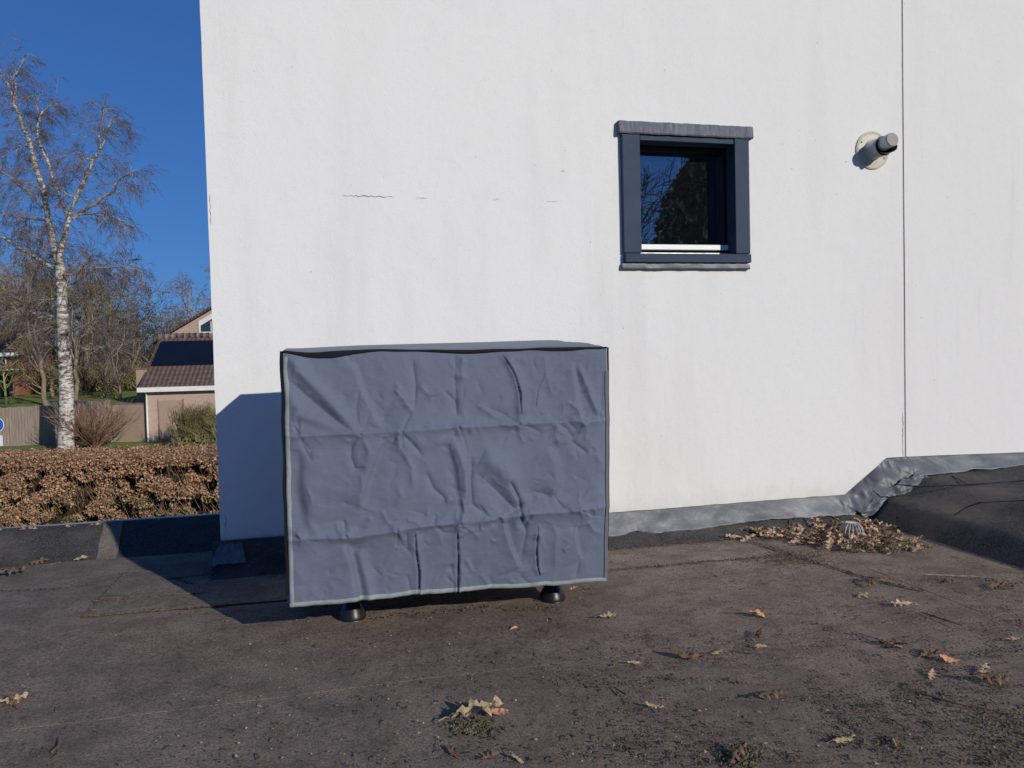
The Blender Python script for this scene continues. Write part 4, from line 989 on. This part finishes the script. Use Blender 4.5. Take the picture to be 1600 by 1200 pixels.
T = [('a', 33, 615, 66, 1.05, .3, 'thick trunked bare tree on the lawn, left of the birch'), ('b', 73, 632, 55, .95, 1.2, 'slender pale trunked bare tree on the lawn just left of the birch'), ('d', 84, 619, 62, .9, 2.0, 'leaning bare tree between the slender trunk and the birch'),
     ('c', 140, 620, 72, .86, 2.2, 'broad bare brown tree right of the birch, rising above the wood'), ('a', 172, 616, 80, .80, 4.0, 'bare brown tree behind the vase shaped shrub'), ('b', 118, 630, 58, .9, .4, 'olive tinged bare tree close behind the birch trunk'),
     ('c', -12, 608, 85, .92, 3.2, 'bare tree cut by the left edge of the picture'), ('b', 14, 606, 86, 1.1, 5.0, 'bare olive tree behind the thick trunked one'), ('b', 160, 628, 60, .80, 5.5, 'low spreading bare tree with olive twigs above the garden wall'),
     ('e', 310, 600, 78, .86, 1.0, 'pale limbed bare tree behind the gabled roof next to the white wall'), ('d', 205, 612, 70, .72, .9, 'dark bushy bare tree left of the garage roof'), ('a', 215, 604, 92, .62, 1.8, 'bare tree rising behind the garage roof corner'), ('c', 262, 600, 95, .54, 2.6, 'bare tree behind the middle of the garage roof'),
     ('b', 288, 600, 88, .75, 3.5, 'small bare tree left of the pale limbed one'), ('d', 188, 625, 58, .62, 3.9, 'low dark bare tree above the right end of the wooden fence'), ('d', 55, 612, 75, 1.1, 4.4, 'dense dark bare tree deep in the wood left of the birch'), ('d', 120, 612, 74, 1.2, 5.2, 'dense dark bare tree deep in the wood right of the birch'), ('e', 340, 600, 72, .9, 3.0, 'pale bare tree half hidden by the white house wall'),
     ('d', 240, 604, 84, 1.0, 2.2, 'dark bare tree directly behind the garage ridge'), ('d', 10, 604, 92, 1.2, 1.7, 'dark bare tree at the left edge behind the brick house')]
for (v, px, by, D, s_, rz, lb) in T: place_tree('bare_tree', VS[v], px, by, D, s_, rz, lb, 'bare trees of the park behind the fence')
# far thicket as one mass
fw = MB(); q = random.Random(2)
for _ in range(15000):
    D = q.uniform(84, 120); px = q.uniform(-140, 420); P = atd(px, 600, D); h = abs(q.gauss(0, 1))*2.6*(1.15 if px < 200 else .9)*(1+.45*nz(px*.02, D*.1)); z = terr(P[0], P[1])+min(h, 7.5)
    d = rdir((0, 0, 1), q.uniform(.1, 1.1), q); L = q.uniform(.8, 2.2); a = Vector((P[0], P[1], z)); fw.tube([a, a+d*L*.5+Vector((q.gauss(0, .12), 0, 0)), a+d*L], [.05, .035, .018], 3, cap=False)
tag(fw.build('distant_wood', M['baredark']), kind='stuff')
# understory: bushes below the trees
us = MB()
for _ in range(7000):
    px = q.uniform(34, 235); D = q.uniform(66, 80); P = atd(px, 600, D); z = terr(P[0], P[1])+abs(q.gauss(0, .9)); d = rdir((0, 0, 1), q.uniform(.1, 1.2), q); L = q.uniform(.3, 1.0); a = Vector((P[0], P[1], z)); us.tube([a, a+d*L], [.035, .015], 3, cap=False)
tag(us.build('undergrowth', M['bareolive']), kind='stuff')

# --- shrubs
def multi_stem(name, px, py, D, nst, Hs, spread, r0, mat, label, sd, sub=5, dome=False):
    P = onz(px, py, GZ); P = np.array(atd(px, py, D)); o = empty(name, (P[0], P[1], GZ), label=label, cat='shrub'); q = random.Random(sd); ms, mt2 = MB(), MB()
    for k in range(nst):
        az = q.uniform(0, 6.283); sp = spread*math.sqrt(q.random()); d = Vector((math.cos(az)*math.sin(sp), math.sin(az)*math.sin(sp), math.cos(sp)))
        st = Vector((math.cos(az)*.18*q.random(), math.sin(az)*.18*q.random(), 0)); 
        if dome: st = Vector((q.gauss(0, .45), q.gauss(0, .35), 0)); d = rdir((0, 0, 1), q.uniform(0, .35), q)
        L = Hs*q.uniform(.7, 1.0)*(1.0 if not dome else .85); n = 5; pts = [st]; dd = d
        for i in range(n): dd = (dd+Vector((q.gauss(0, .06), q.gauss(0, .06), .02))).normalized(); pts.append(pts[-1]+dd*L/n)
        ms.tube(pts, [r0*(1-.75*i/n) for i in range(n+1)], 4, cap=False)
        for j in range(sub):
            i = q.randrange(1, n); L2 = L*q.uniform(.15, .35); d2 = rdir(pts[i+1]-pts[i], q.uniform(.3, .8), q); a = pts[i]; mt2.tube([a, a+d2*L2*.5, a+(d2+Vector((0, 0, .1)))*L2], [r0*.5, r0*.38, r0*.22], 3, cap=False)
            if dome:
                for _ in range(4): d3 = rdir(d2, .7, q); b = a+d2*L2*q.random(); mt2.tube([b, b+d3*L2*.5], [r0*.35, r0*.2], 3, cap=False)
    ms.build('stems', mat, o, True); mt2.build('twigs', mat, o); return o
multi_stem('bare_shrub', 148, 700, 34.8, 150, 2.6, 1.05, .020, M['redstem'], 'vase shaped leafless shrub with reddish stems right of the birch', 5, 4)
multi_stem('bare_shrub', 313, 700, 34.0, 130, 2.15, .5, .018, M['bareolive'], 'rounded clipped leafless shrub in front of the garage beside the white wall', 6, 10, True)
vm = MB(); P0 = np.array(atd(313, 703, 33.6))
for _ in range(900):
    a = Vector((P0[0]+q.gauss(0, .55), P0[1]+q.gauss(0, .3), GZ+abs(q.gauss(0, .22)))); d = rdir((0, 0, 1), q.uniform(.2, 1.3), q); s1 = d.orthogonal()*.03; vm.quad(a-s1, a+s1, a+s1*.6+d*.14, a-s1*.6+d*.14)
tag(vm.build('ground_cover', M['ivy']), kind='stuff')
sp_ = atd(10, 640, 50); o = empty('young_tree', (sp_[0], sp_[1], terr(sp_[0], sp_[1])), label='thin yellowish sapling above the left end of the fence', cat='tree')
mw2, mt2 = MB(), MB(); q = random.Random(44); mw2.tube([(0, 0, -.3), (.02, 0, 1.0), (-.05, 0, 2.3), (-.1, 0, 3.2)], [.09, .075, .06, .03], 6)
for k in range(9): grow(mw2, mt2, Vector((-.03, 0, 1.6+.2*k)), rdir((0, 0, 1), q.uniform(.4, .9), q), 1.3, .03, 1, q, 0, (0, 4, 3), .6, .012)
mw2.build('trunk', M['yellowbark'], o, True); mt2.build('crown', M['bareolive'], o)

# ------------------------------------------------------------------ beech hedge
h1 = onz(0, 722, -.84); h2 = onz(340, 712, -.84); hd_ = Vector((h2[0]-h1[0], h2[1]-h1[1], 0)).normalized(); hn = Vector((-hd_.y, hd_.x, 0))   # hn points away from us
A0 = Vector((h1[0], h1[1], 0))-hd_*3.0; HL = (Vector((h2[0], h2[1], 0))-A0).length+3.5; TH = 2.0; HT = -.84
hedge = empty('beech_hedge', (A0.x, A0.y, GZ), label='clipped beech hedge with dry brown leaves beyond the roof edge', cat='hedge')
def hp(s_, t_, z): v = hd_*s_+hn*t_; return Vector((v.x, v.y, z-GZ))
q = random.Random(3); lm, iv, st = MB(), MB(), MB()
def lf(m, P, s_, q, nb):
    n = (nb+Vector((q.gauss(0, .7), q.gauss(0, .7), q.gauss(0, .55)))).normalized(); a = n.orthogonal().normalized(); a.rotate(Matrix.Rotation(q.uniform(0, 6.28), 3, n)); b = n.cross(a); L = s_; w = s_*.36; k = s_*q.uniform(-.25, .35)
    m.v_ = len(m.v); i = len(m.v); pts = [P-a*L*.5, P+b*w-a*L*.08+n*k*.4, P+a*L*.5+n*k*.2, P-b*w-a*L*.08+n*k*.4]
    m.v += [tuple(p) for p in pts]; m.f += [(i, i+1, i+2), (i, i+2, i+3)]
def bulge(s_, z): return .12*nz(s_*1.1, z*1.6, 3)+.10*nz(s_*3.3, z*4, 5)
for _ in range(62000):                     # front face
    s_ = q.uniform(0, HL); z = HT-.02-1.72*q.random()**.9; dens = nz(s_*2.1, z*3.0, 11)+.6*nz(s_*5.5, z*7, 2)
    lowz = (HT-z)/1.7
    if dens < -.17+.16*lowz-.6*(lowz < .12): continue
    t = abs(q.gauss(0, .17))+.02+1.5*bulge(s_, z)+(.06*(1-min(1, lowz*6)))
    (lf)(lm if q.random() > .04+.95*max(0, lowz-.22)*(.8+1.2*nz(s_*1.3, z*2, 7)) else iv, hp(s_, t, z), q.uniform(.036, .070), q, Vector((-hn.x, -hn.y, .45)))
for _ in range(30000):                     # top
    s_ = q.uniform(0, HL); t = q.uniform(.0, TH); z = HT+.05*nz(s_*1.5, t*2)+.03*nz(s_*5, t*5)-abs(q.gauss(0, .035))+(.06*q.random() if q.random() < .2 else 0); z -= .10*max(0, 1-t/.15)
    lf(lm, hp(s_, t, z), q.uniform(.038, .068), q, Vector((0, 0, 1)))
for _ in range(1300):                       # inner shoots
    s_ = q.uniform(0, HL); z = q.uniform(-2.55, HT-.1); a = hp(s_, q.uniform(.03, .30), z); d = rdir((-hn.x*.3, -hn.y*.3, 1), q.uniform(.1, .8), q); L = q.uniform(.15, .5); st.tube([a, a+d*L*.5, a+d*L+Vector((0, 0, .03))], [.006, .004, .002], 3, cap=False)
for _ in range(900):                        # shoots standing proud of the clipped top
    a = hp(q.uniform(0, HL), q.uniform(0, TH), HT-.03); d = rdir((0, 0, 1), q.uniform(.1, .9), q); L = q.uniform(.05, .20); st.tube([a, a+d*L*.5, a+d*L], [.006, .004, .002], 3, cap=False)
    for j in range(2): lf(lm, a+d*L*q.uniform(.4, 1), q.uniform(.04, .07), q, Vector((0, 0, 1)))
lm.build('brown_leaves', M['beech'], hedge); iv.build('green_leaves', M['ivy'], hedge); st.build('stems', M['bare'], hedge)
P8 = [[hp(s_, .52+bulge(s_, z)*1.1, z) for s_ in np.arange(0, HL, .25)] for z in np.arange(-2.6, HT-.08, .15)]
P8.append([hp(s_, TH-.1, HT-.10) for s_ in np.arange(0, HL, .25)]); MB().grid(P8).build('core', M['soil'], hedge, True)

# ------------------------------------------------------------------ fence, walls, garage, houses
def frame_at(px, py, D, extra=0.0): P = atd(px, py, D); return (P[0], P[1]), -YAW+extra
fl0 = np.array(atd(-60, 700, 36.0)); fl1 = np.array(atd(177, 690, 37.0)); fd = (fl1-fl0)[:2]; FL_ = np.linalg.norm(fd); fang = math.atan2(fd[1], fd[0])
fence = empty('wooden_fence', (fl0[0], fl0[1], GZ), fang, label='weathered upright board fence behind the birch', cat='fence')
q = random.Random(9); bd = MB(); x = 0
while x < FL_-.05:
    w = q.uniform(.125, .15); h = 1.80+.035*(x/FL_)*3+q.uniform(-.015, .015)+(.12 if x > FL_*.72 else 0)
    if x < FL_*.14: h = 1.78
    bd.box(x, x+w-.016, q.uniform(-.006, .006), .022, .04, h); x += w
bd.build('boards', M['wood'], fence)
for k in range(5):
    x = .15+k*(FL_-.3)/4; MB().box(x-.05, x+.05, -.06, -.008, 0, 1.86).build('post', M['wood'], fence)
MB().box(0, FL_, -.03, .03, 0, .10).build('base_board', M['wood'], fence)
MB().box(0, FL_, .025, .06, 1.2, 1.30).build('rail', M['wood'], fence)
gw0 = np.array(atd(177, 691, 37.0)); gw1 = np.array(atd(234, 691, 36.7)); gd = (gw1-gw0)[:2]; GL = np.linalg.norm(gd)
gw = empty('garden_wall', (gw0[0], gw0[1], GZ), math.atan2(gd[1], gd[0]), label='plain tan brick garden wall between the fence and the garage', cat='wall')
MB().box(.02, GL, 0, .22, 0, 1.80).build('brickwork', M['brick_wall'], gw); MB().box(.0, GL, -.02, .24, 1.802, 1.86).build('coping', M['ridge'], gw)
# garage
(gx, gy), ga = frame_at(233, 690, 36.6, R(8)); 
gar = empty('brick_garage', (gx, gy, GZ), ga, label='pale brick garage with brown tiled roof and a black solar panel', cat='garage')
EH = 2.50; RD = 3.3; RH = 5.02
MB().box(0, 9, 0, 6.6, 0, EH).build('wall', M['brick'], gar)
for x in (.48, 1.62): MB().box(x-.02, x+.02, -.03, 0.0-.001, 0, 2.0).build('pilaster_line', M['ridge'], gar)
MB().box(.50, 1.60, -.018, -.001, .05, 1.95).build('door_panel', M['brick_wall'], gar)
def slope(u, t, lift=0): return (u, -.28+(RD+.28)*t, EH-.03+(RH-EH)*t+lift)
rf = MB().prism([slope(-.30, 0), slope(9.2, 0), slope(9.2, 1), slope(-.30, 1)], (0, 0, .10))
rf.prism([(-.30, 6.9, EH-.03), (-.30, RD, RH), (9.2, RD, RH), (9.2, 6.9, EH-.03)], (0, 0, .10)); rf.build('roof', M['tiles'], gar)
MB().poly([(0, .0, EH), (0, 6.6, EH), (0, RD, RH-.02)]).poly([(9, 0, EH), (9, 6.6, EH), (9, RD, RH-.02)]).build('gable', M['brick'], gar)
MB().box(-.34, 9.25, -.36, -.29, EH-.12, EH+.10).build('gutter_board', M['white'], gar)
MB().tube([(-.02, -.06, .02), (-.02, -.06, EH-.20), (-.05, -.28, EH-.08)], .045, 8).build('downpipe', M['white'], gar, True)
rg_ = MB(); x = -.32
while x < 9.2: rg_.tube([(x, RD, RH+.08), (x+.30, RD, RH+.10)], [.15, .17], 8); x += .31
rg_.build('ridge_tiles', M['ridge'], gar, True)
MB().prism([slope(-.12, .40, .13), slope(9.0, .40, .13), slope(9.0, .88, .13), slope(-.12, .88, .13)], (0, -.02, .035)).build('solar_panel', M['panel'], gar)
for x in (1.7, 3.4, 5.1, 6.8): MB().prism([slope(x, .40, .166), slope(x+.02, .40, .166), slope(x+.02, .88, .166), slope(x, .88, .166)], (0, -.004, .008)).build('panel_frame', M['sashdark'], gar)
# shed behind
(sx, sy), sa = frame_at(217, 690, 37.3, R(8)); sh = empty('brick_shed', (sx, sy, GZ), sa, label='narrow pinkish brick gable end just left of the garage roof', cat='shed')
MB().box(0, .50, 0, 2.5, 0, 3.45).build('wall', M['brick_wall'], sh); MB().box(-.03, .53, -.03, 2.55, 3.452, 3.52).build('roof_cap', M['ridge'], sh)
# gabled house behind
(hx, hy), ha = frame_at(255, 690, 50, 0); gh = empty('gabled_house', (hx, hy, GZ), ha, label='pink brick gabled house with a white framed gable window behind the garage', cat='house')
ze = 5.22; ap = 8.0; hh = ze+ap*.55
MB().prism([(0, 0, 0), (2*ap, 0, 0), (2*ap, 0, ze), (ap, 0, hh), (0, 0, ze)], (0, 9, 0)).build('wall', M['brick'], gh)
MB().prism([(-.4, -.3, ze-.20), (ap, -.3, hh+.04), (2*ap+.4, -.3, ze-.20), (2*ap+.4, -.3, ze-.05), (ap, -.3, hh+.22), (-.4, -.3, ze-.05)], (0, 9.6, 0)).build('roof', M['tiles'], gh)
wx0 = 2.62; MB().prism([(wx0, -.02, 4.7), (wx0+5, -.02, 4.7), (wx0+5, -.02, ze+.55*(wx0+5)-.25), (wx0, -.02, ze+.55*wx0-.25)], (0, -.05, 0)).build('white_boarding', M['white'], gh)
wd = MB().prism([(wx0+.16, -.075, 5.75), (wx0+1.9, -.075, 5.75), (wx0+1.9, -.075, ze+.55*(wx0+1.9)-.60), (wx0+.16, -.075, ze+.55*(wx0+.16)-.60)], (0, -.02, 0)).build('window', M['glassdark'], gh)
MB().box(wx0+.80, wx0+.87, -.11, -.10, 5.75, 6.4).build('mullion', M['white'], wd)
for k in range(4): MB().box(wx0, wx0+5, -.078, -.0712, 4.85+.2*k, 4.86+.2*k).build('board_line', M['greycap'], gh)
# far left house
(lx, ly), la = frame_at(-92, 610, 63, R(5)); lh = empty('brick_house', (lx, ly, -1.15), la, label='red brick house with white fascia and flat canopy at the left edge', cat='house')
MB().box(0, 6.0, 0, 6, 0, 3.4).build('wall', M['brick_red'], lh)
MB().prism([(-.4, -.5, 3.4), (6.4, -.5, 3.4), (5.2, 3.0, 5.8), (.4, 3.0, 5.8)], (0, 0, .12)).build('roof', M['tiles'], lh); MB().prism([(-.4, 6.5, 3.4), (.4, 3.0, 5.8), (5.2, 3.0, 5.8), (6.4, 6.5, 3.4)], (0, 0, .12)).build('roof', M['tiles'], lh)
MB().box(-.4, 6.4, -.6, -.52, 3.25, 3.55).build('fascia', M['white'], lh)
MB().box(3.0, 6.6, -1.6, -.01, 2.10, 2.22).build('canopy', M['white'], lh)
w = MB().box(3.2, 5.2, -.04, -.001, 2.4, 3.1).build('window', M['white'], lh); MB().box(3.3, 5.1, -.06, -.042, 2.48, 3.02).build('pane', M['glassdark'], w)
MB().box(4.6, 5.6, -.05, -.001, 0, 2.0).build('door', M['sashdark'], lh)
(bx_, by_), ba = frame_at(50, 605, 76, 0); o = empty('garden_shed', (bx_, by_, -1.15), ba, label='dark blue painted shed in the shade under the trees', cat='shed')
MB().box(0, 4.0, 0, 3, 0, 1.9).build('wall', M['bluedark'], o); MB().prism([(-.2, -.2, 1.9), (4.2, -.2, 1.9), (4.2, 1.5, 2.9), (-.2, 1.5, 2.9)], (0, 0, .08)).prism([(-.2, 3.2, 1.9), (-.2, 1.5, 2.9), (4.2, 1.5, 2.9), (4.2, 3.2, 1.9)], (0, 0, .08)).build('roof', M['sashdark'], o)
MB().box(.75, 1.0, -.03, -.001, 0, 1.8).build('post', M['white'], o); MB().box(3.0, 3.6, -.03, -.001, .6, 1.5).build('window', M['glassdark'], o)
# garden table top peeping over the fence
(tx, ty), ta = frame_at(76, 633, 40, R(3)); tb = empty('garden_table', (tx, ty, GZ), ta, label='grey slab top showing just above the fence beside the birch', cat='table')
MB().box(0, 1.6, 0, .9, 1.86, 1.91).build('table_top', M['lead'], tb)
for a, b in ((.08, .08), (1.52, .08), (.08, .82), (1.52, .82)): MB().box(a-.04, a+.04, b-.04, b+.04, 0, 1.858).build('leg', M['wood'], tb)
# road sign
(rx, ry), ra = frame_at(-6, 664, 30.0, R(4)); rs = empty('road_sign', (rx, ry, GZ), ra, label='round blue road sign above a white plate at the left edge', cat='road sign')
zc = 1+((578.5-664)/1200*30)-GZ
MB().tube([(0, .03, -.2), (0, .03, zc+.3)], .03, 10).build('post', M['greypipe'], rs, True)
dsk = MB().lathe([(.30, 0), (.30, .012)], 40, (0, 0, zc), 'y').build('disc', M['signwhite'], rs); MB().lathe([(.275, .013), (.275, .016)], 40, (0, 0, zc), 'y').build('blue_face', M['blue'], dsk)
MB().box(-.22, .22, -.012, 0, zc-.83, zc-.42).build('plate', M['signwhite'], rs)

# ------------------------------------------------------------------ what stands behind the photographer (seen in the window glass)
def evergreen(x, y, Hh_, rad, sd, label):
    o = empty('evergreen_tree', (x, y, GZ), label=label, cat='tree'); q = random.Random(sd); m = MB(); tr_ = MB().tube([(0, 0, -.2), (0, 0, Hh_*.9)], [.25, .05], 8)
    for _ in range(14000):
        t = q.random()**.7; z = .8+(Hh_-.8)*(1-t*.98) if False else .8+(Hh_-.8)*q.random(); rr_ = rad*max(.12, (1-((z-.8)/(Hh_-.6))**6))*(q.random()**.35)*(1+.18*nz(z*1.3, q.random(), sd)); a = q.uniform(0, 6.283)
        P = Vector((rr_*math.cos(a), rr_*math.sin(a), z)); lf(m, P, q.uniform(.18, .34), q, Vector((math.cos(a), math.sin(a), .4)))
    tr_.build('trunk', M['bark'], o, True); m.build('crown', M['evergreen'], o); return o
evergreen(14.6, -20.0, 11.4, 2.2, 1, 'dark bushy evergreen behind the photographer, mirrored in the window')
evergreen(18.6, -21.0, 10.2, 2.2, 2, 'second dark evergreen behind the photographer, right of the first')
o = place_tree('bare_tree', V1, 0, 0, 0, .86, 1.0, 'bare tree behind the photographer, mirrored in the left of the window', exact=(10.6, -22.0, 0))
